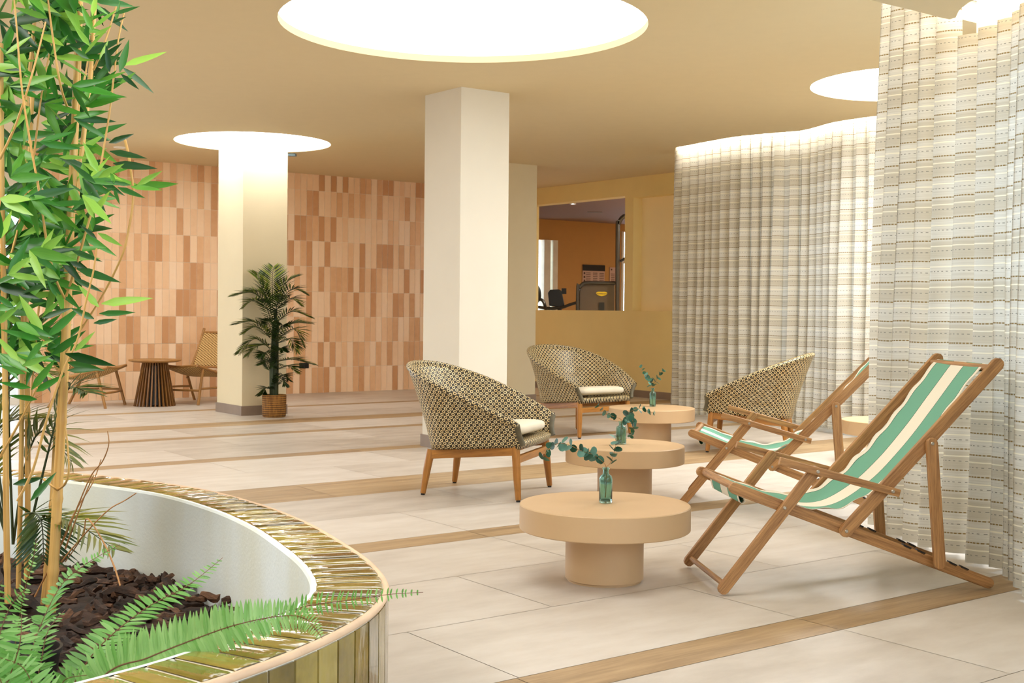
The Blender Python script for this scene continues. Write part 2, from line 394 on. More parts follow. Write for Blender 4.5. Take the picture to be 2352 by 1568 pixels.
# window wall left of the tiles
b = MB(); 
for x in (4.27, 2.6, .9, -.8): b.box(x, VT, 0, x + .08, VT + .1, 2.7)
b.box(-.8, VT, 0, 4.35, VT + .1, .08); b.box(-.8, VT, 2.62, 4.35, VT + .1, 2.7)
wf = b.build('window_1', M_white, smooth=0); wf.rotation_euler = (0, 0, GA); struct(wf)
b = MB(); b.box(-.75, VT + .04, .08, 4.3, VT + .05, 2.62)
M_pane = N('window_glass'); M_pane.col((.9, .96, 1, 1)).set(rough=.0, trans=1, ior=1.02); M_pane = M_pane.m
b.build('pane', M_pane, wf, smooth=0)
b = MB(); b.box(-8.2, VT, 0, -.8, VT + .2, 3.3); b.box(-.8, VT, 2.7, 4.35, VT + .2, 3.3)
o = b.build('wall_back_left', M_pillar, smooth=0); o.rotation_euler = (0, 0, GA); struct(o); o.name = 'wall_backleft'
b = MB(); b.box(-8.2, -4.2, 0, -8, 16.1, 3.3); o = b.build('wall_left', M_pillar, smooth=0); o.rotation_euler = (0, 0, GA); struct(o)
# rear wall behind the camera with two wide window openings
b = MB(); b.box(-8.2, -4.2, 0, .9, -4, .5); b.box(-8.2, -4.2, 2.7, .9, -4, 3.3)
for x0, x1 in ((-8.2, -6), (-4.6, -.2), (.3, .9)): b.box(x0, -4.2, .5, x1, -4, 2.7)
o = b.build('wall_rear', M_pillar, smooth=0); o.rotation_euler = (0, 0, GA); struct(o)
# right hand wall with the opening to the gym and a niche
UB = 12.05; b = MB()
def wb(v0, v1, z0, z1, d0=0, d1=.22): b.box(UB + d0, v0, z0, UB + d1, v1, z1)
wb(9, 16.3, 0, 1.236); wb(13.48, 15.8, 2.905, 3.3); wb(15.8, 16.3, 1.236, 3.3); wb(13.30, 13.48, 1.236, 3.3); wb(9, 13.30, 2.87, 3.3)
wb(9, 11.6, 1.236, 2.87)
o = b.build('wall_right', M_wall, smooth=0); o.rotation_euler = (0, 0, GA); struct(o)
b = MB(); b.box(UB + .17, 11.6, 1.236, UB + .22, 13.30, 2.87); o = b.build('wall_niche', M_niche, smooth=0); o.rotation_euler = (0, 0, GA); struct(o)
b = MB(); b.box(UB - .012, 9, 0, UB, 16.1, .10); o = b.build('baseboard_right', M_base, smooth=0); o.rotation_euler = (0, 0, GA); struct(o)
# pillars
def pillar(u, v, du, dv, label, m=None):
    t = thing('pillar', label, 'pillar', W(u, v), GA, 'cream pillars')
    b = MB(); b.box(0, 0, 0, du, dv, 3.29); b.build('shaft', m or M_pillar, t, smooth=0, bevel=.004)
    b = MB(); e = .012; b.box(-e, -e, 0, du + e, 0, .11); b.box(-e, dv, 0, du + e, dv + e, .11); b.box(-e, 0, 0, 0, dv, .11); b.box(du, 0, 0, du + e, dv, .11)
    b.build('skirting', M_base, t, smooth=0)
pillar(6.024, 8.871, .52, .58, 'cream square pillar in the middle, standing behind the nearest wicker armchair')
pillar(5.945, 13.154, .555, .70, 'cream pillar beside the potted palm, rising into a round ceiling light', M_pillar2)
pillar(9.55, 13.08, .568, .56, 'ochre tinted pillar at the left edge of the gym opening, half hidden', M_pillar2)
# ceiling with round recesses and the wavy curtain slot
DISCS = [(-.345, 8.42, 1.245), (-3.05, 14.5, .9), (3.35, 10.42, .84), (-3.9, 3.2, 1.2), (-5.2, 8.6, 1.0), (-.5, 4.5, 1.0), (-2.6, -1.6, 1.2), (-8.2, 4.2, 1.1), (-8.0, 12.6, 1.3), (-6.9, 9.9, .9)]  # first three discs are visible fixtures; the rest are unseen, added as fill
edge = [(7.2, 11.3), (6.0, 11.9), (4.45, 11.75), (3.575, 12.06), (3.403, 12.265), (3.222, 12.563), (3.06, 13.094), (2.766, 13.34), (2.444, 13.632), (2.178, 14.077), (1.909, 14.59), (1.9, 15.3)]
ES = spline([V((x, y, 0)) for x, y in edge[2:10]], 6)
slot = [V((x, y, 0)) for x, y in ((2.15, 15.5), (1.95, 15.0))] + [p for p in spline([V((x, y, 0)) for x, y in edge[::-1][1:9]], 6)]
slot += spline([V((x, y, 0)) for x, y in ((3.575, 12.06), (4.2, 11.5), (4.75, 10.6), (4.7, 9.6), (4.1, 8.9), (3.2, 8.3), (2.55, 7.8), (2.16, 7.4), (2.06, 7.1), (2.08, 6.8), (2.14, 6.55), (2.2, 6.2), (2.2, 5.6), (2.15, 5.2), (2.2, 4.4), (2.6, 3.4), (2.9, 2.2), (3.0, .6), (3.0, -2.6))], 5)[1:]
outer = slot + [W(-8.1, -4.1), W(-8.1, 16.15), W(12.1, 16.15), W(12.1, 11.9)]
import bmesh
bm = bmesh.new(); edges = []
def loop(P):
    vs = [bm.verts.new((p.x, p.y, ZC)) for p in P]
    for i in range(len(vs)): edges.append(bm.edges.new((vs[i], vs[(i + 1) % len(vs)])))
loop(outer)
for x, y, r in DISCS: loop([V((x + r * cos(2 * pi * k / 72), y + r * sin(2 * pi * k / 72), 0)) for k in range(72)])
bmesh.ops.triangle_fill(bm, edges=edges, use_beauty=True)
for x, y, r in DISCS:   # recess sides
    vs = [[bm.verts.new((x + r * cos(2 * pi * k / 72), y + r * sin(2 * pi * k / 72), z)) for k in range(72)] for z in (ZC, ZC + .055)]
    for k in range(72): bm.faces.new((vs[0][k], vs[0][(k + 1) % 72], vs[1][(k + 1) % 72], vs[1][k]))
sv = [[bm.verts.new((p.x, p.y, z)) for p in slot] for z in (ZC, ZC + .14)]
for k in range(len(slot) - 1): bm.faces.new((sv[0][k], sv[0][k + 1], sv[1][k + 1], sv[1][k]))
bmesh.ops.recalc_face_normals(bm, faces=bm.faces)
me = bpy.data.meshes.new('ceiling'); bm.to_mesh(me); bm.free(); me.materials.append(M_ceil)
o = bpy.data.objects.new('ceiling', me); COL.objects.link(o); struct(o)
# lid over the slot and slab above
def offs(P, d, closed=False):
    out = []; n = len(P)
    for i, p in enumerate(P):
        if closed: t = P[(i + 1) % n] - P[i - 1]
        else: t = P[min(i + 1, n - 1)] - P[max(i - 1, 0)]
        t.normalize(); out.append(p + V((t.y, -t.x, 0)) * d)
    return out
b = MB(); b.prism([(-16, -8, 3.31), (3.2, -8, 3.31), (3.3, 6.8, 3.31), (5.3, 9.5, 3.31), (5.4, 12, 3.31), (4.6, 15, 3.31), (6, 20, 3.31), (0, 26, 3.31), (-16, 26, 3.31)], (0, 0, .15))
o = b.build('trim_1', M_white, smooth=0); struct(o)
OW = [V(p + (0,)) for p in ((3.1, -2.85), (3.2, 6.8), (5.2, 9.5), (5.3, 12), (4.5, 14.4))]  # unseen outer wall, added to keep daylight off the floor under the curtains
b = MB()
for i in range(4):
    a, c = OW[i], OW[i + 1]; d = (c - a).normalized(); q = V((d.y, -d.x, 0)) * .12; n_ = max(1, round((c - a).length / 2.2))
    for z0, z1 in ((0, 1.1), (2.85, 3.31)): b.prism([a + V((0, 0, z0)), c + V((0, 0, z0)), c + V((0, 0, z1)), a + V((0, 0, z1))], q)
    for k in range(n_ + 1):
        p = a.lerp(c, k / n_); b.prism([p - d * .05 + V((0, 0, 1.1)), p + d * .05 + V((0, 0, 1.1)), p + d * .05 + V((0, 0, 2.85)), p - d * .05 + V((0, 0, 2.85))], q)
o = b.build('wall_light_block', M_white, smooth=0); struct(o)
# led strip in the slot
b = MB(); S2 = offs(slot, -.012)
for i in range(len(S2) - 1):
    z0, z1 = ZC + .05, ZC + .075; b.quad(S2[i] + V((0, 0, z0)), S2[i + 1] + V((0, 0, z0)), S2[i + 1] + V((0, 0, z1)), S2[i] + V((0, 0, z1)))
o = b.build('led_strip', M_led, smooth=0); tag(o, 'long white light strip tucked in the ceiling slot above the curtains', 'strip light')
LBL = ['largest round ceiling light, glowing white at the top centre', 'round ceiling light wrapped around the pillar beside the palm', 'round ceiling light half hidden behind the near curtain', 'added round fill light, out of view over the far side of the planter', 'added round fill light, out of view in the left part of the room', 'added round fill light, out of view just in front of the viewer, above the planter edge', 'added round fill light, out of view above the viewer on the left', 'added round fill light, out of view at the far left wall', 'added round fill light, out of view near the tiled wall, left of the window', 'added small round fill light, out of view left of the planter']
for (x, y, r), lb in zip(DISCS, LBL):
    b = MB(); b.lathe([(0, ZC + .05), (r + .03, ZC + .05)], 64); o = b.build('ceiling_light', M_disc[(0, 1, 3, 1, 2, 5, 4, 1, 2, 2)[LBL.index(lb)]], smooth=0); o.location = (x, y, 0)
    for q in o.data.polygons: pass
    tag(o, lb, 'ceiling light', 'round ceiling lights')
# lowered soffit at top right
P = [V(p + (0,)) for p in ((1.1, 5.38), (1.645, 5.765), (1.9, 5.945), (2.1, 6.1), (2.15, 6.13), (2.165, 6.09), (2.13, 5.95), (2.12, 5.8), (2.14, 5.6), (2.2, 5.3), (2.3, 4.9), (2.6, 4.2), (2.2, 3.6))]
b = MB(); b.prism([p + V((0, 0, 2.70)) for p in P], (0, 0, .09)); o = b.build('trim_2', M_soffit, smooth=30); struct(o)
b = MB()
for i in range(1, 4):
    a, c = P[i] + V((.02, -.05, 2.795)), P[i + 1] + V((.0, -.05, 2.795)); b.quad(a, c, c + V((0, 0, .02)), a + V((0, 0, .02)))
for i in range(5, 10):
    a, c = P[i] + V((-.05, 0, 2.795)), P[i + 1] + V((-.05, 0, 2.795)); b.quad(a, c, c + V((0, 0, .02)), a + V((0, 0, .02)))
o = b.build('led_strip', M_led, smooth=0); tag(o, 'short white light strip on top of the lowered ceiling edge at top right', 'strip light')
b = MB(); Q = [V(p + (0,)) for p in ((2.42, 6.5), (2.46, 6.2), (2.44, 5.8), (2.4, 5.3), (2.42, 4.6), (2.6, 3.8))]
for i in range(len(Q) - 1): b.quad(Q[i] + V((0, 0, 2.6)), Q[i + 1] + V((0, 0, 2.6)), Q[i + 1] + V((0, 0, 3.31)), Q[i] + V((0, 0, 3.31)))
o = b.build('trim_3', M_white, smooth=0, solid=.05); struct(o)
# ---------------------------------------------------------------- gym behind the opening
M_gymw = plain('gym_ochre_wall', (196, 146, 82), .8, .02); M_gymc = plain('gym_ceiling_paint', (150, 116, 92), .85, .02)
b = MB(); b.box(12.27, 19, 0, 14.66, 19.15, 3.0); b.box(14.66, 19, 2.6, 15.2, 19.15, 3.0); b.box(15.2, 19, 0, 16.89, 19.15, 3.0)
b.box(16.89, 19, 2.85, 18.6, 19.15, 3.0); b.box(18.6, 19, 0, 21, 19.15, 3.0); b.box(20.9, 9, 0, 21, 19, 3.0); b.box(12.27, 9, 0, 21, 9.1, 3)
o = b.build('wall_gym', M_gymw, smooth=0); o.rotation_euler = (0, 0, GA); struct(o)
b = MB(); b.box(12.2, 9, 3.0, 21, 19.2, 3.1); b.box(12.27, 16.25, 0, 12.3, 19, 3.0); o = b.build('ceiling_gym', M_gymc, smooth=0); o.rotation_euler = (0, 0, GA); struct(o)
M_cream = plain('cream_frame', (228, 220, 196), .5)
for k, (a0, a1, zt, pc) in enumerate(((14.66, 15.2, 2.6, None), (16.89, 18.6, 2.85, None))):
    b = MB()
    if k == 0: b.box(14.86, 18.96, 0, 15.02, 19.1, 2.6); b.box(15.08, 18.96, 0, 15.2, 19.1, 2.6)
    else: b.box(16.89, 18.98, 0, 16.95, 19.1, 2.85); b.box(16.95, 18.98, 2.2, 18.6, 19.1, 2.28); b.box(17.8, 18.98, 0, 17.86, 19.1, 2.85)
    o = b.build('window_%d' % (k + 2), M_cream, smooth=0); o.rotation_euler = (0, 0, GA); struct(o)
M_dl = emit('downlight_glow', (1, .95, .9, 1), 12)
for px, py, lb in ((1316, 477, 'small bright downlight in the gym ceiling'),):
    p = at(px, py, 20.5); p.z = 2.998; b = MB(); b.lathe([(0, -.004), (.035, -.004)], 20); g = thing('downlight', lb, 'downlight', (p.x, p.y, 3.0))
    b.build('bulb', M_dl, g, smooth=0); b = MB(); b.lathe([(.035, 0), (.035, -.008), (.055, -.008), (.055, 0)], 20); b.build('ring', M_white, g)
p = atz(1366, 487, 2.996); b = MB(); b.box(-.13, -.05, -.012, .13, .05, 0); o = b.build('air_vent', M_base, smooth=0); o.location = (p.x, p.y, 3.0); tag(o, 'narrow dark vent in the gym ceiling', 'vent')
# ceiling bits seen through the bamboo
for px, py, lb in ((133, 246, 'small white round downlight in the ceiling behind the upper bamboo leaves'), (276, 338, 'small white round downlight in the ceiling left of the pillar light')):
    p = atz(px, py, ZC); g = thing('downlight', lb, 'downlight', (p.x, p.y, ZC)); b = MB(); b.lathe([(0, -.003), (.05, -.003)], 20); b.build('lens', M_white, g, smooth=0)
    b = MB(); b.lathe([(.05, 0), (.05, -.012), (.075, -.008), (.08, 0)], 24); b.build('ring', M_white, g)
p = atz(671, 353, ZC); b = MB(); b.box(-.05, -.05, -.03, .05, .05, 0); o = b.build('ceiling_sensor', plain('blue_grey_plastic', (110, 140, 160), .5), smooth=0, bevel=.006); o.location = (p.x, p.y, ZC); tag(o, 'small blue grey sensor on the ceiling beside the pillar light', 'sensor')
# wall outlet on the tiles
def wallp(px, py, vv=VT):
    d = ray(px, py); n = V2; t = (n.dot(V((0, 0, 0)) + V2 * vv) - 0) / d.dot(n); p = d * t; return V((p.x, p.y, p.z + EYE))
p = wallp(698, 839); g = thing('wall_socket', 'black double socket plate low on the tiled wall beside the palm', 'socket', p, GA)
b = MB(); b.box(-.075, -.012, -.04, .075, 0, .04); b.build('plate', M_dark, g, smooth=0, bevel=.003)
b = MB(); b.lathe([(0, .002), (.022, .002), (.026, .0)], 20); 
for s in (-1, 1):
    o = b.build('outlet', plain('socket_black', (14, 14, 14), .3), g, smooth=0); o.rotation_euler = (pi / 2, 0, 0); o.location = (s * .035, -.012, 0)
# ---------------------------------------------------------------- gym machines, poster
M_shroud = plain('bronze_grey_panel', (92, 76, 58), .4, .05); M_ytube = plain('dark_metal_tube', (84, 80, 74), .25, .05, metal=.6)
M_yel = plain('yellow_badge', (230, 196, 30), .4)
YM = 19.6; g0 = at(1370, 712, YM); g = thing('weight_machine', 'bronze grey weight machine with rounded tube frame and yellow badge beyond the gym opening', 'gym machine', (g0.x, g0.y, 0))
def L(px, py, dy=0): q = at(px, py, YM + dy); return V((q.x - g0.x, q.y - g0.y, q.z))
b = MB(); P = [L(1331, 760), L(1331, 668), L(1338, 655), L(1350, 651), L(1412, 652), L(1412, 760)]
P[0].z = P[-1].z = .05
b.prism(P, (0, .3, 0)); b.build('shroud', M_shroud, g, smooth=0, bevel=.01)
b = MB(); P = [L(1327, 760, -.03), L(1327, 672, -.03), L(1331, 660, -.03), L(1340, 651, -.03), L(1352, 649, -.03), L(1413, 650, -.03)]; P[0].z = 0
b.tube(spline(P, 5), .028, 10); b.build('frame_tube', M_ytube, g)
b = MB(); P = [L(1419, 760, -.1), L(1419, 540, -.1), L(1421, 515, -.1), L(1428, 501, -.1), L(1440, 495, -.1), L(1470, 494, -.1)]; P[0].z = 0
b.tube(spline(P, 6), .035, 10); b.build('arch_tube', M_ytube, g)
b = MB(); a = L(1424, 600, -.15); c = L(1445, 588, -.15); b.tube([a, c], .02, 8); b.build('handle', M_dark, g)
c = L(1382, 675, -.012); b = MB(); b.prism([c + V((.09 * cos(t), 0, .034 * sin(t) + .012 * abs(cos(t)))) for t in [2 * pi * k / 24 for k in range(24)]], (0, -.006, 0)); bd = b.build('badge', M_yel, g, smooth=0, label='yellow oval badge with dark lettering')
tc = bpy.data.curves.new('t', 'FONT'); tc.body = 'TECHNOGYM'; tc.size = .032; tc.align_x = 'CENTER'; tc.align_y = 'CENTER'; tc.extrude = .001
to = bpy.data.objects.new('t', tc); COL.objects.link(to); bpy.context.view_layer.update()
me = bpy.data.meshes.new_from_object(to); bpy.data.objects.remove(to); me.materials.clear(); me.materials.append(M_shroud)
o = bpy.data.objects.new('lettering', me); COL.objects.link(o); o.parent = bd; o.location = c + V((0, -.009, .004)); o.rotation_euler = (pi / 2, 0, 0)
b = MB(); c = L(1382, 703, -.01); b.box(c.x - .04, c.y - .008, c.z - .1, c.x + .04, c.y, c.z + .06); b.build('slot_plate', M_dark, g, smooth=0)
YT = 20.6; g0 = at(1280, 712, YT); g = thing('treadmill', 'black treadmill console and curved handrails showing above the gym sill', 'treadmill', (g0.x, g0.y, 0))
def L(px, py, dy=0): q = at(px, py, YT + dy); return V((q.x - g0.x, q.y - g0.y, q.z))
b = MB(); b.prism([L(1262, 702), L(1259, 672), L(1264, 665), L(1284, 664), L(1290, 668), L(1297, 700), L(1290, 706)], (0, .15, 0)); con = b.build('console', M_dark, g, smooth=0, bevel=.01)
b = MB(); b.box(*(L(1290, 675)), *(L(1301, 662) + V((0, .1, 0)))); b.build('holder', M_dark, con, smooth=0)
b = MB(); b.tube(spline([L(1205, 700), L(1231, 704), L(1262, 708), L(1290, 706), L(1310, 699), L(1335, 692)], 5), .025, 8); b.build('handrail', M_ytube, g)
b = MB(); b.tube(spline([L(1220, 700, -.3), L(1232, 690, -.3), L(1243, 688, -.3), L(1250, 696, -.3), L(1254, 712, -.3)], 5), .025, 8); b.build('handrail', M_ytube, g)
b = MB(); b.tube(spline([L(1222, 640, -.3), L(1232, 655, -.3), L(1238, 668, -.3), L(1238, 685, -.3), L(1228, 700, -.3)], 5), .03, 8); b.build('upright', M_dark, g)
b = MB(); z = .15; b.box(-.45, 0, 0, .3, 1.4, .18); b.build('deck', M_dark, g, smooth=0, bevel=.02)
b = MB(); b.tube([(-.3, .1, .15), L(1245, 712)], .035, 8); b.tube([(.15, .1, .15), L(1285, 706)], .035, 8); b.build('post', M_dark, g)
b = MB(); b.box(-.6, -.6, -.02, .6, .6, 0); o = b.build('gym_fill_light', emit('gym_fill_glow', (1, .95, .85, 1), 30), smooth=0); q = W(17.6, 13.2, 2.998); o.location = q; tag(o, 'added square fill panel, out of view in the right part of the gym', 'ceiling light')  # hidden glowing panel, added to brighten the gym
b = MB(); b.box(-.6, -.6, -.02, .6, .6, 0); o = b.build('gym_fill_light', emit('gym_fill_glow', (1, .95, .85, 1), 30), smooth=0); q = W(13.6, 12.0, 2.998); o.location = q; tag(o, 'added square fill panel, out of view inside the gym', 'ceiling light')  # second added panel, also out of view, lifts the gym light
# poster on the gym wall
p = wallp(1363, 630, 18.99); M_paper = plain('poster_paper', (206, 170, 148), .8); M_ink = plain('poster_ink', (96, 70, 58), .8)
pw = .58; g = thing('notice_board', 'pale exercise chart with black header on the gym wall', 'poster', p, GA)
b = MB(); b.box(-pw / 2, -.01, -.22, pw / 2, 0, .19); b.build('sheet', M_paper, g, smooth=0)
b = MB(); b.box(-pw / 2, -.02, .07, pw / 2, -.01, .19); b.build('header', M_dark, g, smooth=0, label='black header strip')
for cx in (-.14, .04, .21):
    b = MB()
    for k in range(6): b.box(cx - .06, -.014, .02 - k * .035, cx + .055, -.01, .032 - k * .035)
    b.build('text_column', M_ink, g, smooth=0)
for k in range(3): b = MB(); b.box(-.265, -.014, .0 - k * .075, -.225, -.01, .04 - k * .075); b.build('small_picture', M_ink, g, smooth=0)
p = wallp(1405, 632, 18.99); g = thing('notice_sheet', 'narrow pale notice sheet right of the exercise chart', 'poster', p, GA)
b = MB(); b.box(-.06, -.01, -.2, .09, 0, .16); b.build('sheet', M_paper, g, smooth=0); b = MB()
for k in range(7): b.box(-.03, -.014, .02 - k * .035, .07, -.01, .03 - k * .035)
b.build('text_column', M_ink, g, smooth=0)
b = MB(); b.box(-.03, -.014, .1, .0, -.01, .13); b.build('small_picture', M_ink, g, smooth=0)
# ================================================================ curtains
def curtain(name, path, ztop, zbot, label, period=.145, amp=.055, seed=1, lean=0):
    R = random.Random(seed); P = resample(spline([V((x, y, 0)) for x, y in path], 20), period / 14)
    n = len(P); nz = 26; ph = [R.uniform(-.5, .5) for _ in range(60)]; am = [R.uniform(.6, 1.3) for _ in range(60)]; L = (P[1] - P[0]).length
    def sm(arr, t):
        k = int(t) % 59; f = t - int(t); f = f * f * (3 - 2 * f); return arr[k] * (1 - f) + arr[k + 1] * f
    T = [(P[min(i + 1, n - 1)] - P[max(i - 1, 0)]).normalized() for i in range(n)]
    def fn(a, c):
        i = round(a * (n - 1)); s = i * L; z = zbot + (ztop - zbot) * c; k = s / period
        w_ = 1 - c; t = k + sm(ph, k * .55 + 3) * .7 * (.4 + w_ * .6)
        q = sin(2 * pi * t); q = math.copysign(abs(q) ** .75, q) * amp * (sm(am, k * .7) * (.45 + .75 * w_) + .25)
        q += .02 * sin(s * 5 + z * 1.3 + seed) * w_
        nn = V((T[i].y, -T[i].x, 0)); back = .018 * sin(4 * pi * t + 1)
        p = P[i] + nn * q + T[i] * (back + lean * c * (1 - a)); return (p.x, p.y, z + .006 * sin(k * 3.1) * w_)
    b = MB(); b.grid(fn, n - 1, nz, lambda a, c: (a * (n - 1) * L * 1.35, zbot + (ztop - zbot) * c + .0))
    o = b.build(name, M_curt, smooth=180); tag(o, label, 'curtain', 'striped curtains')
    return o
edgeP = [(2.02, 15.1), (1.98, 14.75), (2.27, 14.17), (2.53, 13.74), (2.84, 13.44), (3.14, 13.19), (3.32, 12.62), (3.50, 12.33), (3.67, 12.16), (4.28, 11.62), (4.85, 10.65), (4.8, 9.55), (4.15, 8.8), (3.25, 8.2)]
curtain('curtain', edgeP, 3.27, .05, 'long striped curtain in warm cream along the back, behind the far wicker chairs', .15, .05, 3)
curtain('curtain', [(2.13, 7.14), (2.15, 6.85), (2.2, 6.62), (2.28, 6.4)], 3.27, .02, 'striped cream curtain panel left of the dark gap, behind the nearest deck chair', .16, .05, 5, .06)
curtain('curtain', [(2.30, 6.37), (2.35, 6.1), (2.37, 5.85), (2.32, 5.55), (2.29, 5.25), (2.28, 4.9), (2.35, 4.4), (2.6, 3.6)], 2.665, .02, 'bluish striped curtain panel at the right edge of the photo', .17, .055, 8)
# ================================================================ coffee tables, vases, sprigs
def make_table(lb):
    t = thing('coffee_table', lb, 'table', group='round beige coffee tables')
    R = .395; b = MB(); b.lathe([(0, .238), (R - .004, .238), (R, .242), (R, .348), (R - .004, .352), (0, .352)], 96); b.build('tabletop', M_beige, t, smooth=30)
    b = MB(); b.lathe([(.172, .0), (.172, .012), (.181, .012), (.181, .238)], 64); b.build('pedestal', M_beige, t, smooth=30)
    return t
t0 = make_table('nearest round beige coffee table, in front of the green striped deck chair'); t0.location = (.438, 5.715, 0)
dup(t0, (.76, 8.227, 0), .3, 'middle round beige coffee table, beside the nearest wicker armchair')
dup(t0, (1.296, 11.396, 0), .6, 'round beige coffee table between the two far wicker armchairs')
dup(t0, (3.16, 10.3, 0), .9, 'round beige coffee table mostly hidden behind the near curtain')
def make_vase(lb, h=.165, r=.031):
    k = h / .165; t = tag(None or bpy.data.objects.new('x', None), lb, 'vase') if False else None
    b = MB(); s = r / .031
    out = [(0, .001), (.027, .001), (.030, .004), (.031, .01), (.031, .112), (.028, .124), (.016, .132), (.0135, .14), (.0135, .152), (.018, .156), (.018, .162), (.0155, .163)]
    inn = [(.012, .158), (.0115, .14), (.013, .135), (.026, .122), (.0285, .112), (.0285, .014), (.024, .010), (0, .009)]
    b.lathe([(a * s, c * k) for a, c in out + inn], 32); return b.build('bottle_vase', M_glass, smooth=50)
VZ = .3522
for (x, y), h, r, lb in (((.443, 5.74), .167, .031, 'teal glass bottle vase on the nearest beige table'), ((.737, 8.26), .155, .035, 'teal glass bottle vase on the middle beige table'), ((1.316, 11.5), .175, .03, 'slim clear bottle vase on the beige table between the two far armchairs')):
    o = make_vase(lb, h, r); o.location = (x, y, VZ); tag(o, lb, 'vase', 'glass bottle vases')
def leafdisc(b, p, nrm, r, a, up):
    n = nrm.normalized(); q = n.cross(up); q = q.normalized() if q.length > 1e-3 else n.orthogonal().normalized(); w_ = n.cross(q)
    m = 10; c = b.pts([p]); ring = []
    for k in range(m):
        t = 2 * pi * k / m; rr = r * (1 + .12 * cos(t)); ring.append(p + (q * cos(t) * .9 + w_ * sin(t)) * rr + n * (.18 * r * (abs(cos(t)))))
    ri = b.pts(ring)
    for k in range(m): b.face((c[0], ri[k], ri[(k + 1) % m]), [(0, 0)] * 3, 0, a)
def sprig(base, paths, r0, seed, lb, dens=.03):
    R = random.Random(seed); t = thing('eucalyptus_sprig', lb, 'plant', base, group='eucalyptus sprigs in vases')
    for P in paths:
        P = [V(p) - V(base) for p in P]; C = spline(P, 8); b = MB(); b.tube(C, [.0018 - .0008 * i / len(C) for i in range(len(C))], 5); b.build('stem', M_twig, t)
        Q = resample(C, dens); b = MB()
        for i, p in enumerate(Q):
            if i < 1: continue
            if p.z < .17 and (V((p.x, p.y, 0))).length < .03: continue
            tt = (Q[min(i + 1, len(Q) - 1)] - Q[i - 1]).normalized(); r = r0 * (1.05 - .5 * i / len(Q)) * R.uniform(.8, 1.15)
            side = tt.cross(V((R.uniform(-1, 1), R.uniform(-1, 1), R.uniform(-1, 1)))).normalized()
            for s in (-1, 1):
                dr = (side * s + tt * .5 + V((R.uniform(-.3, .3), R.uniform(-.5, .1), R.uniform(-.3, .3)))).normalized()
                nn = (tt * .9 - side * s * .5 + V((R.uniform(-.8, .8), R.uniform(-.9, .2), R.uniform(-.3, .8)))).normalized()
                leafdisc(b, p + dr * r * .85, nn, r, R.uniform(.05, .95), dr)
        b.build('leaves', M_euc, t, smooth=60)
    return t
def pp(l): return [at(*q) for q in l]
sprig((.443, 5.74, VZ + .012), [[(.443, 5.74, VZ + .02), (.445, 5.74, VZ + .15)] + pp([(1386, 1062, 5.72), (1362, 1044, 5.70), (1335, 1035, 5.68), (1308, 1022, 5.66), (1282, 1018, 5.65), (1262, 1030, 5.64), (1251, 1046, 5.63)]),
      [(.44, 5.742, VZ + .02), (.441, 5.74, VZ + .15)] + pp([(1402, 1062, 5.75), (1410, 1040, 5.76), (1415, 1018, 5.77), (1413, 1006, 5.77)])], .029, 4, 'eucalyptus sprig arching left from the vase on the nearest table')
sprig((.737, 8.26, VZ + .012), [[(.737, 8.26, VZ + .02), (.737, 8.26, VZ + .14)] + pp([(1425, 962, 8.26), (1408, 956, 8.2), (1390, 946, 8.2), (1374, 934, 8.2)]),
      [(.739, 8.262, VZ + .02), (.738, 8.26, VZ + .14)] + pp([(1436, 958, 8.26), (1450, 944, 8.2), (1470, 938, 8.2), (1488, 944, 8.2), (1500, 948, 8.2)]),
      [(.735, 8.258, VZ + .02), (.737, 8.26, VZ + .14)] + pp([(1437, 966, 8.2), (1452, 964, 8.15), (1455, 985, 8.1), (1448, 1000, 8.08)])], .029, 9, 'bushy eucalyptus sprig in the vase on the middle table', .034)
sprig((1.316, 11.5, VZ + .012), [[(1.316, 11.5, VZ + .02), (1.316, 11.5, VZ + .16)] + pp([(1495, 880, 11.5), (1487, 866, 11.45), (1480, 853, 11.4), (1472, 843, 11.4)]),
      [(1.318, 11.502, VZ + .02), (1.316, 11.5, VZ + .16)] + pp([(1500, 882, 11.5), (1508, 872, 11.5), (1514, 862, 11.5), (1522, 852, 11.5)])], .034, 12, 'upright eucalyptus sprig in the vase on the farthest table', .042)
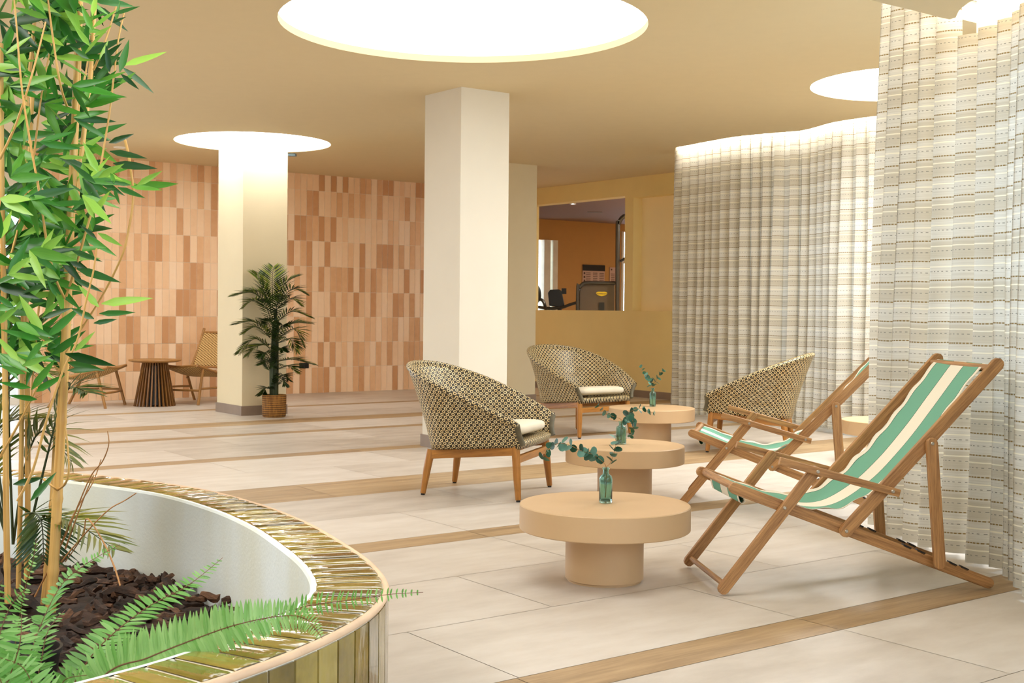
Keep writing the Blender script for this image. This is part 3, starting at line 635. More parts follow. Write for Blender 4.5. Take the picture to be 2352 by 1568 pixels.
# ================================================================ wicker armchairs (facing +x)
def make_wicker(lb):
    t = thing('wicker_armchair', lb, 'chair', group='round woven wicker armchairs')
    zb = lambda x: .334 + .09 * x
    hb = [(.375, .36), (.2, .385), (0, .385), (-.2, .35), (-.32, .22), (-.36, .0)]
    ht = [(.355, .43, .50), (.2, .475, .575), (0, .50, .665), (-.24, .475, .76), (-.46, .30, .84), (-.545, 0, .862)]
    def full(h):
        s = [V((p[0], p[1], p[2] if len(p) > 2 else 0)) for p in h]; m = [V((p.x, -p.y, p.z)) for p in s]
        return resample(spline(s + m[::-1][1:], 10), .03)
    NU = 90
    def rs(P):
        L = [0]
        for i in range(1, len(P)): L.append(L[-1] + (P[i] - P[i - 1]).length)
        out = []; j = 0
        for k in range(NU + 1):
            x = L[-1] * k / NU
            while j < len(L) - 2 and L[j + 1] < x: j += 1
            out.append(P[j].lerp(P[j + 1], (x - L[j]) / (L[j + 1] - L[j])))
        return out, L[-1]
    B, LB = rs(full(hb)); T, LT = rs(full(ht))
    for p in B: p.z = zb(p.x)
    def fn(a, c):
        i = round(a * NU); p = B[i].lerp(T[i], c); q = 4 * c * (1 - c)
        n = V((p.x + .05, p.y, 0)).normalized(); return p - n * q * .012
    b = MB(); b.grid(fn, NU, 12, lambda a, c: (a * (LB * .7 + LT * .3), (V(fn(a, c)) - V(fn(a, 0))).length))
    b.build('shell', M_wick, t, smooth=80, solid=.026)
    b = MB(); b.tube([p + V((0, 0, .004)) - V((p.x, p.y, 0)).normalized() * .012 for p in T], .019, 10); b.build('rim', M_wick, t)
    for s in (0, NU):
        b = MB(); q = [fn(s / NU, c / 8) for c in range(9)]; i = V((-.006, (-.012 if s == 0 else .012), 0)); b.tube([p + i for p in q], [.02] * 9, 10); b.build('arm_binding', M_wickrim, t, label='dark olive cord binding on the arm edge')
    # seat pan with rounded front lip
    b = MB()
    def sf(a, c):
        y = (a - .5) * 2; x = .385 - c * .68; hw = .365 - .03 * c - .13 * max(0, c - .55) / .45
        z = zb(x) + .028 - .02 * (1 - min(1, c / .06)) ; return (x - .03 * abs(y) ** 3, y * hw, z)
    b.grid(sf, 24, 20, lambda a, c: (a * .74, c * .7)); b.build('seat_pan', M_wick, t, smooth=80, solid=.04)
    # cushion
    b = MB()
    def cf(a, c):
        th = 2 * pi * a; ph = -pi / 2 + pi * c; e = .32
        cx = math.copysign(abs(cos(th)) ** e, cos(th)); cy = math.copysign(abs(sin(th)) ** e, sin(th)); r = abs(cos(ph)) ** .35
        x = .035 + .315 * cx * r; y = .325 * cy * r; z = .045 * math.copysign(abs(sin(ph)) ** .7, sin(ph))
        z += .004 * sin(9 * x + 4 * y) + .008 * cos(3 * y); return (x, y, zb(x) + .082 + z)
    b.grid(cf, 48, 16, closed=True); b.build('cushion', M_cush, t, smooth=80)
    # frame
    for sx, sy in ((1, 1), (1, -1), (-1, 1), (-1, -1)):
        x0 = .315 if sx > 0 else -.30; x1 = .345 if sx > 0 else -.345; y0 = (.335 if sx > 0 else .27) * sy; y1 = (.362 if sx > 0 else .30) * sy
        b = MB(); b.tube([(x0, y0, zb(x0) - .005), ((x0 + x1) / 2, (y0 + y1) / 2, .17), (x1, y1, .012)], [.028, .026, .019], 14); lg = b.build('leg', M_teak, t, smooth=50)
        b = MB(); b.tube([(x1, y1, .0), (x1, y1, .013)], .014, 12); b.build('foot_pad', M_dark, lg)
    def rail(a, c, h, nm='rail', e=.032):
        a = V(a); c = V(c); d = (c - a).normalized(); q = V((-d.y, d.x, 0)).normalized() * e
        P = [a - V((0, 0, h / 2)), a + V((0, 0, h / 2)), c + V((0, 0, h / 2)), c - V((0, 0, h / 2))]
        b = MB(); b.prism([p - q / 2 for p in P], q); b.build(nm, M_teak, t, smooth=0, bevel=.004)
    for s in (-1, 1): rail((.325, .34 * s, zb(.325) - .036), (-.31, .275 * s, zb(-.31) - .036), .058, 'side_rail')
    rail((.33, -.35, .272), (.33, .35, .272), .048, 'front_stretcher'); rail((-.31, -.27, .262), (-.31, .27, .262), .05, 'back_rail')
    rail((.24, -.33, zb(.24) - .034), (.24, .33, zb(.24) - .034), .05, 'cross_rail')
    return t
w0 = make_wicker('nearest wicker armchair with cream cushion, seen from its side left of the beige tables')
w0.location = (-.165, 8.44, 0); w0.rotation_euler = (0, 0, radians(-18))
dup(w0, (.70, 12.43, 0), radians(-48), 'far wicker armchair with cream cushion in front of the gym opening wall')
dup(w0, (2.17, 11.15, 0), radians(163), 'wicker armchair seen from outside, against the back striped curtain behind the deck chairs')
# ================================================================ deck chairs (local x along the chair, z up, y across)
def make_deck(lb):
    t = thing('deck_chair', lb, 'deck chair', group='folding deck chairs')
    def slat(nm, p0, p1, wd, y0, th, lab=None):
        b = MB(); b.slat((p0[0], y0, p0[1]), (p1[0], y0, p1[1]), wd, (0, th, 0)); return b.build(nm, M_deck, t, smooth=30, bevel=.0025, label=lab)
    def bolt(par, s, z, y, sg):
        b = MB(); b.tube([(s, y, z), (s, y + sg * .004, z)], [.0085, .006], 12); b.build('bolt', M_steel, par)
    for sg in (-1, 1):
        lay = lambda k: (sg * (.26 + .0255 * k)) if sg > 0 else (sg * (.26 + .0255 * k) - .024)
        ou = lambda k: sg * (.26 + .0255 * k + .024)
        r = slat('base_rail', (.062, .470), (1.245, .034), .050, lay(0), .024)
        for s in (.86, .96, 1.06, 1.12): pass
        l = slat('front_leg', (.012, .032), (.418, .545), .050, lay(1), .024); bolt(l, .282, .386, ou(1), sg)
        k = slat('back_frame', (.565, .28), (1.262, 1.022), .056, lay(1), .024); bolt(k, .565, .28, ou(1), sg)
        p = slat('back_prop', (.946, .67), (.990, .135), .052, lay(2), .022); bolt(p, .946, .67, ou(2), sg)
        b = MB(); a0 = V((.25, lay(2), .595)); a1 = V((.80, lay(2), .449)); d = (a1 - a0).normalized(); q = V((-d.z, 0, d.x)) * .017
        b.prism([a0 - q, a1 - q, a1 + q, a0 + q], (0, .024, 0)); a = b.build('armrest', M_deck, t, smooth=30, bevel=.003)
        bolt(a, .422, .548, ou(2), sg); bolt(a, .766, .459, ou(2), sg)
        # notches' black rubber stops on the top edge of the rail
        for s in (.86, .925, 1.075, 1.13):
            z = .470 - (s - .062) * .3686 + .026; y = sg * .272
            b = MB(); b.prism([(s - .02, y - .012, z + .004), (s - .018, y - .012, z + .014), (s + .02, y - .012, z - .004), (s + .012, y - .012, z - .012)], (0, .024, 0)); b.build('rubber_stop', M_dark, r, smooth=0)
    def dowel(nm, s, z, hw, rr):
        b = MB(); b.tube([(s, -hw, z), (s, hw, z)], rr, 14); b.build(nm, M_deck, t, smooth=50)
    dowel('front_dowel', .075, .470, .262, .017); dowel('top_dowel', 1.232, 1.005, .286, .015); dowel('foot_dowel', .022, .046, .286, .013)
    prof = [(.099, .470), (.17, .446), (.29, .402), (.42, .368), (.54, .362), (.64, .395), (.76, .475), (.87, .578), (.99, .715), (1.11, .87), (1.20, .985), (1.234, 1.022)]
    C = spline([V((s, 0, z)) for s, z in prof], 8); HW = .24; L = [0]
    for i in range(1, len(C)): L.append(L[-1] + (C[i] - C[i - 1]).length)
    R = random.Random(2); n = len(C) - 1
    def fn(a, c):
        i = round(c * n); p = C[i]; y = (a - .5) * 2; f = sin(pi * c)
        dz = .010 * f * (abs(y) ** 4) * (1 + .8 * sin(L[i] * 42 + (3 if y > 0 else 0))) - .012 * f * (1 - y * y)
        return (p.x - dz * .3, -y * HW * (1 - .015 * f * (1 + sin(L[i] * 30))), p.z + dz)
    b = MB(); b.grid(fn, 26, n, lambda a, c: (1 - a, L[round(c * n)])); cv = b.build('canvas', M_canvas, t, smooth=180, solid=.002)
    b = MB(); F = [(.092, .470), (.094, .452), (.097, .43), (.100, .418), (.106, .400), (.118, .393), (.128, .402), (.124, .416), (.108, .423)]
    F2 = [(.060, .483), (.056, .470)] ; P = [(.099, .472), (.096, .46), (.094, .445)] + F[2:]
    b.grid(lambda a, c: (P[round(c * (len(P) - 1))][0], -(a - .5) * 2 * .225, P[round(c * (len(P) - 1))][1]), 26, len(P) - 1, lambda a, c: (1 - a, c)); b.build('rod_pocket', M_canvas, t, smooth=180, solid=.002)
    b = MB(); P = [(1.234, 1.022), (1.247, 1.012), (1.249, .998), (1.236, .987), (1.222, .985)]
    b.grid(lambda a, c: (P[round(c * 4)][0], -(a - .5) * 2 * HW, P[round(c * 4)][1]), 26, 4, lambda a, c: (1 - a, c)); b.build('top_hem', M_canvas, t, smooth=180, solid=.002)
    return t
def place_deck(x, y, ang):   # x,y: outer face of near leg foot
    a = radians(ang); n = V((-sin(a), cos(a), 0)) * .311; return (x + n.x, y + n.y, 0), a
d0 = make_deck('nearest wooden deck chair with green and cream striped canvas, at the right')
p_, a_ = place_deck(.927, 5.393, 6.4); d0.location = p_; d0.rotation_euler = (0, 0, a_)
p_, a_ = place_deck(1.082, 7.833, -13.7); dup(d0, p_, a_, 'second wooden deck chair farther back, its reclined back cut off by the near curtain')
# ================================================================ slatted side table and woven lounge chairs by the tiled wall
t = thing('slatted_table', 'round wooden side table with a flared slatted base by the tiled wall', 'table', (-4.45, 15.42, 0))
b = MB(); b.lathe([(0, .545), (.27, .545), (.315, .56), (.32, .57), (.315, .578), (0, .578)], 64); b.build('tabletop', M_rattanwood, t, smooth=40)
b = MB()
for k in range(30):
    a = 2 * pi * k / 30; R = Matrix.Rotation(a, 4, 'Z')
    P = [(.225, -.009, 0), (.255, -.009, 0), (.155, -.007, .545), (.125, -.007, .545)]
    b.prism([R @ V(p) for p in P], (R @ V((0, .017, 0))))
b.build('slatted_base', wood('dark_walnut', (84, 52, 20), (146, 100, 48), .4), t, smooth=0)
b = MB(); b.lathe([(0, .5), (.115, .5), (.19, .02), (0, .02)], 32); b.build('core', M_dark, t)
def make_lounge(lb):
    t = thing('woven_lounge_chair', lb, 'chair', group='woven rope lounge chairs')
    def bar(nm, P, R, n=10, par=t): b = MB(); b.tube(spline(P, 4), R, n); return b.build(nm, M_rattanwood, par)
    for s in (-1, 1):
        bar('seat_rail', [(.38, .30 * s, .50), (.1, .29 * s, .43), (-.18, .275 * s, .36), (-.36, .265 * s, .33)], .018)
        bar('back_post', [(-.16, .262 * s, .30), (-.28, .262 * s, .50), (-.40, .255 * s, .72), (-.50, .25 * s, .95)], .018)
        bar('leg', [(.24, .29 * s, .46), (.30, .30 * s, .23), (.36, .31 * s, 0)], .018)
        bar('leg', [(-.18, .275 * s, .35), (-.27, .285 * s, .17), (-.36, .295 * s, 0)], .018)
        bar('side_stretcher', [(.305, .30 * s, .20), (0, .30 * s, .20), (-.26, .29 * s, .19)], .014)
    bar('front_stretcher', [(.315, -.30, .18), (.33, 0, .18), (.315, .30, .18)], .014); bar('front_bar', [(.375, -.29, .50), (.375, 0, .475), (.375, .29, .50)], .016)
    bar('top_bar', [(-.485, -.25, .90), (-.485, 0, .90), (-.485, .25, .90)], .014); bar('lower_back_bar', [(-.25, -.26, .45), (-.25, 0, .45), (-.25, .26, .45)], .013)
    b = MB()
    def sf(a, c):
        y = (a - .5) * 2; x = .38 - .72 * c; z = .505 - .17 * c - .07 * (1 - y * y) * sin(pi * min(1, c * 1.0 + .12)); return (x, y * .29, z)
    b.grid(sf, 20, 30, lambda a, c: (a * .58, c * .75)); b.build('woven_seat', M_rope, t, smooth=80, solid=.02)
    b = MB()
    def bf(a, c): y = (a - .5) * 2; x = -.26 - .22 * c - .02 * (1 - y * y); return (x, y * .25, .46 + .45 * c)
    b.grid(bf, 20, 20, lambda a, c: (a * .5, c * .47)); b.build('woven_back', M_rope, t, smooth=80, solid=.02)
    return t
l0 = make_lounge('woven rope lounge chair right of the slatted table, half hidden by the cream pillar'); l0.location = (-4.08, 15.98, 0); l0.rotation_euler = (0, 0, radians(-113))
dup(l0, (-5.22, 15.2, 0), radians(-4), 'woven rope lounge chair left of the slatted table, mostly hidden by the bamboo')
# ================================================================ plants
def blade(b, p, d, n, ln, wd, a, bend=.15, fold=.25, segs=4, obl=False):
    """pointed leaf from p along d, face normal n"""
    d = V(d).normalized(); n = (V(n) - d * V(n).dot(d)).normalized(); q = d.cross(n); L = []; M = []; R = []
    for k in range(segs + 1):
        t = k / segs; w_ = wd * .5 * (.55, 1, .95, .72, .05)[round(t * 4)] if obl else wd * (sin(pi * min(1, t ** .62)) ** .8 if 0 < t < 1 else (.12 if t == 0 else 0)) * .5
        c = p + d * ln * t - n * bend * ln * t * t
        M.append(c - n * fold * w_); L.append(c + q * w_); R.append(c - q * w_)
    l = b.pts(L); m = b.pts(M); r = b.pts(R)
    for k in range(segs):
        b.face((m[k], l[k], l[k + 1], m[k + 1]), [(k / segs, .5), (k / segs, 1), ((k + 1) / segs, 1), ((k + 1) / segs, .5)], 0, a)
        b.face((r[k], m[k], m[k + 1], r[k + 1]), [(k / segs, 0), (k / segs, .5), ((k + 1) / segs, .5), ((k + 1) / segs, 0)], 0, a)
def palm_frond(name, P, ll, parent, mat, R, wd=.016, n=26, tone=(.1, .9), start=.25, label=None, droop=.3, vang=.9):
    C = resample(spline([V(p) for p in P], 8), 1e-9 + 1) if False else spline([V(p) for p in P], 10)
    b = MB(); m = len(C); b.tube(C, [.006 * (1 - .8 * i / m) for i in range(m)], 5, mi=1, a=.5)
    for k in range(n):
        f = start + (1 - start) * k / (n - 1); i = min(m - 2, int(f * (m - 1))); p = C[i]; t = (C[i + 1] - C[max(0, i - 1)]).normalized()
        side = t.cross(V((0, 0, 1))); side = side.normalized() if side.length > .1 else V((1, 0, 0)); up = side.cross(t)
        ln = ll * (.45 + .75 * sin(pi * min(1, (k + 2) / n))) * R.uniform(.85, 1.1)
        for s in (-1, 1):
            d = t * (.55 + .5 * f) + side * s * vang + up * R.uniform(.1, .35)
            blade(b, p, d, up + side * s * -.4, ln, wd, R.uniform(*tone), droop, .3, 3)
    return b.build(name, [mat, M_palest], parent, smooth=60, label=label)
R = random.Random(11)
# potted palm by the pillar
PX, PY = -2.69, 14.02
t = thing('potted_palm', 'small feathery palm in a woven basket standing against the left cream pillar', 'plant', (PX, PY, 0))
b = MB(); b.lathe([(0, 0), (.122, 0), (.130, .01), (.135, .06), (.137, .245), (.134, .252), (.126, .25), (.124, .2), (0, .2)], 40); b.build('basket_pot', M_jute, t, smooth=60)
b = MB(); b.lathe([(0, .212), (.123, .212)], 24); b.build('soil', M_bark, t, smooth=0)
for k in range(7):
    a = k * .9; r = .03 if k else 0; b = MB(); h = R.uniform(.9, 1.25) if k < 4 else .7
    b.tube(spline([(r * cos(a), r * sin(a), .2), (r * 1.1 * cos(a), r * 1.1 * sin(a), .6), (r * .8 * cos(a) + .01, r * sin(a), h)], 5), [.024] * 6 + [.02] * 5, 8); b.build('stem', M_palest, t)
def S(px, py, dy=0): q = at(px, py, PY + dy); return (q.x - PX, q.y - PY, q.z)
fr = [((627, 690), (625, 650), (628, 612), 0), ((622, 700), (600, 655), (592, 628), -.05), ((634, 690), (655, 650), (684, 634), .0),
      ((620, 700), (580, 672), (534, 680), -.1), ((622, 715), (585, 690), (560, 705), -.25), ((622, 700), (600, 672), (575, 668), .1), ((636, 700), (670, 664), (704, 676), -.1), ((636, 710), (665, 685), (690, 700), -.2),
      ((620, 760), (580, 738), (540, 745), -.1), ((620, 775), (590, 750), (560, 765), -.2), ((620, 800), (585, 778), (548, 812), -.05), ((622, 790), (590, 795), (570, 815), -.2),
      ((636, 740), (670, 715), (716, 730), -.0), ((636, 760), (675, 742), (710, 743), .1), ((636, 780), (675, 755), (698, 795), -.15), ((634, 790), (665, 778), (682, 808), -.25), ((636, 830), (670, 825), (724, 838), -.1), ((634, 850), (660, 840), (682, 855), -.2),
      ((624, 740), (610, 700), (600, 690), -.3), ((630, 730), (640, 690), (655, 680), -.32), ((628, 780), (618, 745), (608, 735), -.34), ((632, 790), (645, 750), (655, 748), -.34), ((628, 840), (610, 810), (600, 820), -.3), ((630, 830), (642, 800), (650, 805), -.3),
      ((630, 890), (645, 868), (655, 885), -.1), ((626, 895), (612, 890), (603, 905), -.08), ((634, 870), (650, 860), (662, 872), -.1), ((622, 855), (612, 830), (604, 835), -.1)]
for a, c, e, dy in fr:
    small = abs(e[0] - a[0]) < 45 and a[1] > 700
    dy = max(dy, -.3) * .8
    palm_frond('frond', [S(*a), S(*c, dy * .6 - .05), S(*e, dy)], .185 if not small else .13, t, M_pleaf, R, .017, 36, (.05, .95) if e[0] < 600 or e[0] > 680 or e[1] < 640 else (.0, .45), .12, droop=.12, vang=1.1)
# ---------------------------------------------------------------- planter
OUT = [(-2.18, 6.12), (-1.825, 5.93), (-1.40, 5.62), (-1.06, 5.22), (-.80, 4.81), (-.61, 4.42), (-.455, 4.05), (-.366, 3.72), (-.362, 3.48), (-.40, 3.28), (-.475, 3.07), (-.57, 2.88), (-.70, 2.68), (-.93, 2.42), (-1.30, 2.17), (-1.85, 2.02), (-2.6, 2.05), (-3.35, 2.45), (-3.85, 3.2), (-3.95, 4.2), (-3.7, 5.2), (-3.2, 5.9), (-2.65, 6.2)]
OC = resample(spline([V((x, y, 0)) for x, y in OUT], 12, True), .1, True); ZT = .42
nO = len(OC); ctr = V((-2.1, 4.1, 0))
def nrm(P, i): n = len(P); d = (P[(i + 1) % n] - P[i - 1]).normalized(); q = V((d.y, -d.x, 0)); return q if q.dot(P[i] - ctr) > 0 else -q
fine = resample(spline([V((x, y, 0)) for x, y in OUT], 12, True), .033, True)
def off(P, d): return [P[i] - nrm(P, i) * d for i in range(len(P))]
t = thing('planter', 'low curved planter with glossy olive tile top and sides in the left foreground', 'planter', (0, 0, 0))
b = MB(); n = len(fine); F0 = fine; F1 = off(fine, .006); I0 = off(fine, .232); I1 = off(fine, .21)
def ring(b, A, za, B, zb_, mi=0):
    m = len(A)
    for i in range(m):
        j = (i + 1) % m; b.quad(A[i] + V((0, 0, za)), A[j] + V((0, 0, za)), B[j] + V((0, 0, zb_)), B[i] + V((0, 0, zb_)), mi=mi)
ring(b, F1, 0, F1, ZT - .006); ring(b, F1, ZT - .006, I1, ZT - .006); b.build('grout_bed', M_pgrout, t, smooth=40)
b = MB(); ring(b, I0, 0, I0, ZT - .012); ring(b, I0, ZT - .012, off(fine, .226), ZT - .003); ring(b, off(fine, .226), ZT - .003, off(fine, .212), ZT - .003); b.build('inner_lining', M_lining, t, smooth=60)
IN = off(OC, .214); OO = off(OC, .016); g = .0042; b = MB(); Rt = random.Random(5)
for i in range(nO):
    j = (i + 1) % nO; a, c, d, e = OO[i], OO[j], IN[j], IN[i]
    tx = (c - a).normalized(); tx2 = (d - e).normalized(); h = [Rt.uniform(-.0012, .0012) for _ in range(4)]
    P = [a + tx * g, c - tx * g, d - tx2 * g, e + tx2 * g]; r = Rt.random()
    lo = [p + V((0, 0, ZT - .01)) for p in P]; hi = [p.lerp(sum(P, V()) / 4, .012) + V((0, 0, ZT + k_)) for p, k_ in zip(P, h)]
    # crowned top in a 3x4 grid
    L0 = (a - c).length; L1 = (a - e).length; ru = Rt.uniform(0, 50)
    def gp(s, q):
        p = hi[0].lerp(hi[1], s).lerp(hi[3].lerp(hi[2], s), q); e_ = min(s, 1 - s, ) ; e2 = min(q, 1 - q)
        return p + V((0, 0, -.0035 * (max(0, 1 - e_ * 8)) ** 2 - .003 * max(0, 1 - e2 * 14) ** 2))
    ns, nq = 6, 6; ss = [0, .06, .3, .5, .7, .94, 1]; qs = [0, .04, .3, .5, .7, .96, 1]
    I = [b.pts([gp(ss[x], qs[y]) for y in range(nq + 1)]) for x in range(ns + 1)]
    for x in range(ns):
        for y in range(nq):
            b.face((I[x][y], I[x + 1][y], I[x + 1][y + 1], I[x][y + 1]), [(q2 * L1 + ru, s2 * L0 + ru) for s2, q2 in ((ss[x], qs[y]), (ss[x + 1], qs[y]), (ss[x + 1], qs[y + 1]), (ss[x], qs[y + 1]))], 0, r)
    l = b.pts(lo); cs = [I[0][0], I[ns][0], I[ns][nq], I[0][nq]]
    for k in range(4): b.face((l[k], l[(k + 1) % 4], cs[(k + 1) % 4], cs[k]), None, 0, r)
b.build('coping_tiles', M_glaze, t, smooth=60)
b = MB()
for i in range(nO):
    j = (i + 1) % nO; a, c = OC[i], OC[j]; tx = (c - a).normalized(); nn = nrm(OC, i); r = Rt.random(); ru = Rt.uniform(0, 50)
    a = a + tx * g; c = c - tx * g; A = [a + V((0, 0, .01)), c + V((0, 0, .01)), c + V((0, 0, ZT - .026)), a + V((0, 0, ZT - .026))]
    B = [p - nn * .01 for p in A]
    b.quad(*A, [(0 + ru, ru), (ru, .1 + ru), (.4 + ru, .1 + ru), (.4 + ru, ru)], 0, r)
    for k in range(4): b.quad(B[k], B[(k + 1) % 4], A[(k + 1) % 4], A[k], None, 0, r)
b.build('side_tiles', M_glaze, t, smooth=0)
b = MB()
for i in range(0, n, 1):
    pass
E0 = [p + V((0, 0, ZT - .0125)) for p in off(fine, .0075)]
k = 0
while k < n:
    m = min(9, n - k); b.tube([E0[(k + q) % n] for q in range(m + 1)][:m + 1], .0115, 8, a=Rt.random()); k += m
b.build('edge_trim', M_terra, t, smooth=60, label='pale terracotta rounded edge trim')
# bark mulch
soil = off(fine, .235); b = MB(); c0 = b.pts([ctr + V((0, 0, .06))])[0]; s_ = b.pts([p + V((0, 0, .02)) for p in soil])
for i in range(n): b.face((c0, s_[i], s_[(i + 1) % n]), [(0, 0)] * 3, 0, .2)
def inside(p):
    x, y = p.x, p.y; P = soil; c = False; j = len(P) - 1
    for i in range(len(P)):
        if (P[i].y > y) != (P[j].y > y) and x < (P[j].x - P[i].x) * (y - P[i].y) / (P[j].y - P[i].y) + P[i].x: c = not c
        j = i
    return c
def chip(b, p, R, s):
    d = V((R.uniform(-1, 1), R.uniform(-1, 1), R.uniform(-.25, .3))).normalized(); q = d.cross(V((R.uniform(-.3, .3), R.uniform(-.3, .3), 1))).normalized(); u = q.cross(d)
    ln = s * R.uniform(.6, 1.4); wd = s * R.uniform(.22, .42); th = s * R.uniform(.1, .22); S_ = 5; a = R.random(); rr = []
    for k in range(S_ + 1):
        f = k / S_ * 2 - 1; c = p + d * ln * f * .5 + u * R.uniform(-.1, .1) * s * .4; w_ = wd * (1 - .35 * f * f) * R.uniform(.75, 1.15); h = th * R.uniform(.6, 1.2)
        rr.append(b.pts([c + q * w_ * .5, c + q * w_ * .2 + u * h * R.uniform(.6, 1.2), c - q * w_ * .25 + u * h * R.uniform(.5, 1.2), c - q * w_ * .5, c - u * h * .5]))
    for k in range(S_):
        for m in range(5): b.face((rr[k][m], rr[k][(m + 1) % 5], rr[k + 1][(m + 1) % 5], rr[k + 1][m]), None, 0, a)
    b.face(rr[0][::-1], None, 0, a); b.face(rr[-1], None, 0, a)
R = random.Random(21); cnt = 0
while cnt < 900:
    p = V((R.uniform(-3.6, -.7), R.uniform(2.3, 5.8), 0))
    if not inside(p): continue
    near = p.x > -2.3
    if not near and R.random() < .6: continue
    p.z = .03 + .05 * R.random() + .05 * max(0, 1 - (p - V((-1.6, 4.2, 0))).length / 1.2) ; chip(b, p, R, R.uniform(.05, .14)); cnt += 1
o = b.build('bark_mulch', M_bark, smooth=30, kind='stuff'); o['kind'] = 'stuff'; tag(o, 'dark brown bark chips covering the soil inside the curved planter', 'mulch')
# black nursery pot sunk in the mulch
p = atz(128, 1475, .1); g_ = thing('nursery_pot', 'black plastic nursery pot rim standing in the bark behind the fern', 'pot', (-1.42, 3.62, .03))
b = MB(); b.lathe([(.07, 0), (.098, .20), (.104, .20), (.104, .212), (.096, .212), (.092, .195), (.066, .02), (0, .02)], 36); b.build('pot_wall', M_dark, g_, smooth=50)
b = MB(); b.lathe([(0, .17), (.088, .17)], 24); b.build('soil', M_bark, g_, smooth=0)
# ---------------------------------------------------------------- bamboo
def cane(name, P, r0, r1, parent, node=.28, n=12, mat=None, rx=0):
    C = resample(spline([V(p) for p in P], 10), .02); m = len(C); rad = []; L = 0; nx = node * .5
    for i in range(m):
        r = r0 + (r1 - r0) * i / m
        if i: L += (C[i] - C[i - 1]).length
        if L >= nx: nx += node * R.uniform(.85, 1.15); r *= 1.16
        rad.append(r)
    b = MB(); b.tube(C, rad, n, a=.5); return b.build(name, mat or M_cane, parent, smooth=60), C
BX = (-1.9, 4.75); bam = thing('bamboo_plant', 'tall bamboo clump with yellow canes and bright green leaves in the planter at the left', 'plant', (BX[0], BX[1], .03))
def S(px, py, Y=4.8): q = at(px, py, Y); return q - V((BX[0], BX[1], .03))
R = random.Random(5); ALL = []
cl = [([(116, 1405, 4.78), (126, 1250, 4.78), (136, 1060, 4.8), (150, 800, 4.8), (158, 600, 4.8), (168, 380, 4.8), (178, 150, 4.8), (184, -60, 4.8)], .021, .013),
      ([(18, 1385, 4.7), (14, 1150, 4.7), (12, 900, 4.7), (8, 650, 4.7), (4, 400, 4.7), (2, 100, 4.7)], .012, .009),
      ([(62, 1330, 5.0), (64, 1100, 5.0), (62, 850, 5.0), (60, 620, 5.0), (66, 400, 5.0), (80, 100, 5.0)], .012, .008),
      ([(42, 1350, 4.95), (48, 1100, 4.95), (51, 850, 4.95), (55, 560, 4.95), (58, 300, 4.95), (86, -20, 4.95)], .010, .007),
      ([(100, 1395, 5.0), (118, 1200, 5.0), (130, 1000, 5.0), (140, 900, 5.0), (160, 700, 5.0), (170, 520, 5.0), (190, 330, 5.0), (206, 190, 5.0), (214, 60, 5.0), (222, -60, 5.0)], .014, .009)]
for P, r0, r1 in cl:
    o, C = cane('cane', [S(*p) for p in P], r0, r1, bam); ALL.append(C)
tw = [[(158, 255, 4.75), (140, 200, 4.6), (122, 90, 4.55), (108, -20, 4.5)], [(148, 684, 4.75), (128, 640, 4.6), (110, 570, 4.55), (90, 440, 4.5), (70, 330, 4.5), (50, 200, 4.5), (38, 60, 4.5), (30, -30, 4.5)],
      [(0, 365, 4.6), (35, 290, 4.55), (62, 210, 4.5), (85, 130, 4.5), (105, 50, 4.5)], [(152, 680, 4.75), (172, 620, 4.7), (195, 540, 4.65), (215, 470, 4.65), (228, 400, 4.65), (240, 330, 4.65), (252, 255, 4.65), (262, 170, 4.65), (272, 90, 4.65), (285, 30, 4.65)],
      [(285, 314, 4.6), (296, 360, 4.6), (306, 450, 4.6), (295, 530, 4.6), (280, 588, 4.6), (240, 670, 4.65), (200, 735, 4.7), (150, 810, 4.75)],
      [(0, 1050, 4.5), (50, 960, 4.45), (85, 890, 4.4)], [(40, 1150, 4.4), (75, 1080, 4.4), (110, 955, 4.4), (145, 850, 4.4), (178, 780, 4.4), (198, 690, 4.4), (214, 625, 4.4), (222, 570, 4.4)],
      [(15, 617, 4.7), (30, 570, 4.7), (48, 500, 4.7), (60, 440, 4.7), (76, 370, 4.7), (95, 220, 4.7), (118, 100, 4.7)], [(215, 160, 4.95), (232, 120, 4.9), (250, 70, 4.9), (268, 10, 4.9)],
      [(170, 250, 4.9), (190, 200, 4.9), (205, 120, 4.9)], [(100, 1100, 4.75), (125, 1120, 4.72), (132, 1125, 4.78)], [(132, 1125, 4.78), (150, 1110, 4.7), (158, 1080, 4.68), (155, 1020, 4.68), (150, 980, 4.68)], [(96, 640, 4.9), (86, 740, 4.9), (78, 830, 4.9), (72, 910, 4.9)], [(180, 480, 5), (172, 560, 5), (168, 660, 5), (160, 760, 5)]]
for P in tw:
    o, C = cane('side_branch', [S(*p) for p in P], .005, .003, bam, .16, 7); ALL.append(C)
dry = [[(80, 1370, 4.8), (150, 1230, 4.8), (205, 1100, 4.75), (235, 1060, 4.72), (250, 1020, 4.7), (247, 990, 4.7)], [(110, 1330, 4.85), (165, 1190, 4.8), (212, 1110, 4.8), (232, 1055, 4.8)], [(140, 1290, 4.8), (200, 1220, 4.75), (250, 1170, 4.7), (285, 1150, 4.68), (313, 1132, 4.66)],
       [(276, 1345, 4.6), (262, 1300, 4.65), (235, 1240, 4.7), (200, 1190, 4.75), (190, 1230, 4.8), (150, 1290, 4.85)], [(150, 1260, 4.8), (190, 1150, 4.75), (215, 1090, 4.72)]]
for P in dry: cane('dry_twig', [S(*p) for p in P], .0035, .002, bam, .12, 6, M_twig)
b = MB()
def leaf(px, py, tx, ty, Y, a, wk=1., dy=None):
    p = S(px, py, Y); e = S(tx, ty, Y + (dy if dy is not None else R.uniform(-.05, .05))); d = e - p; ln = d.length
    nn = V((R.uniform(-.5, .5), -1, R.uniform(-.2, .9))); blade(b, p, d, nn, ln, ln * .165 * wk + .004, a, R.uniform(.0, .08), .3)
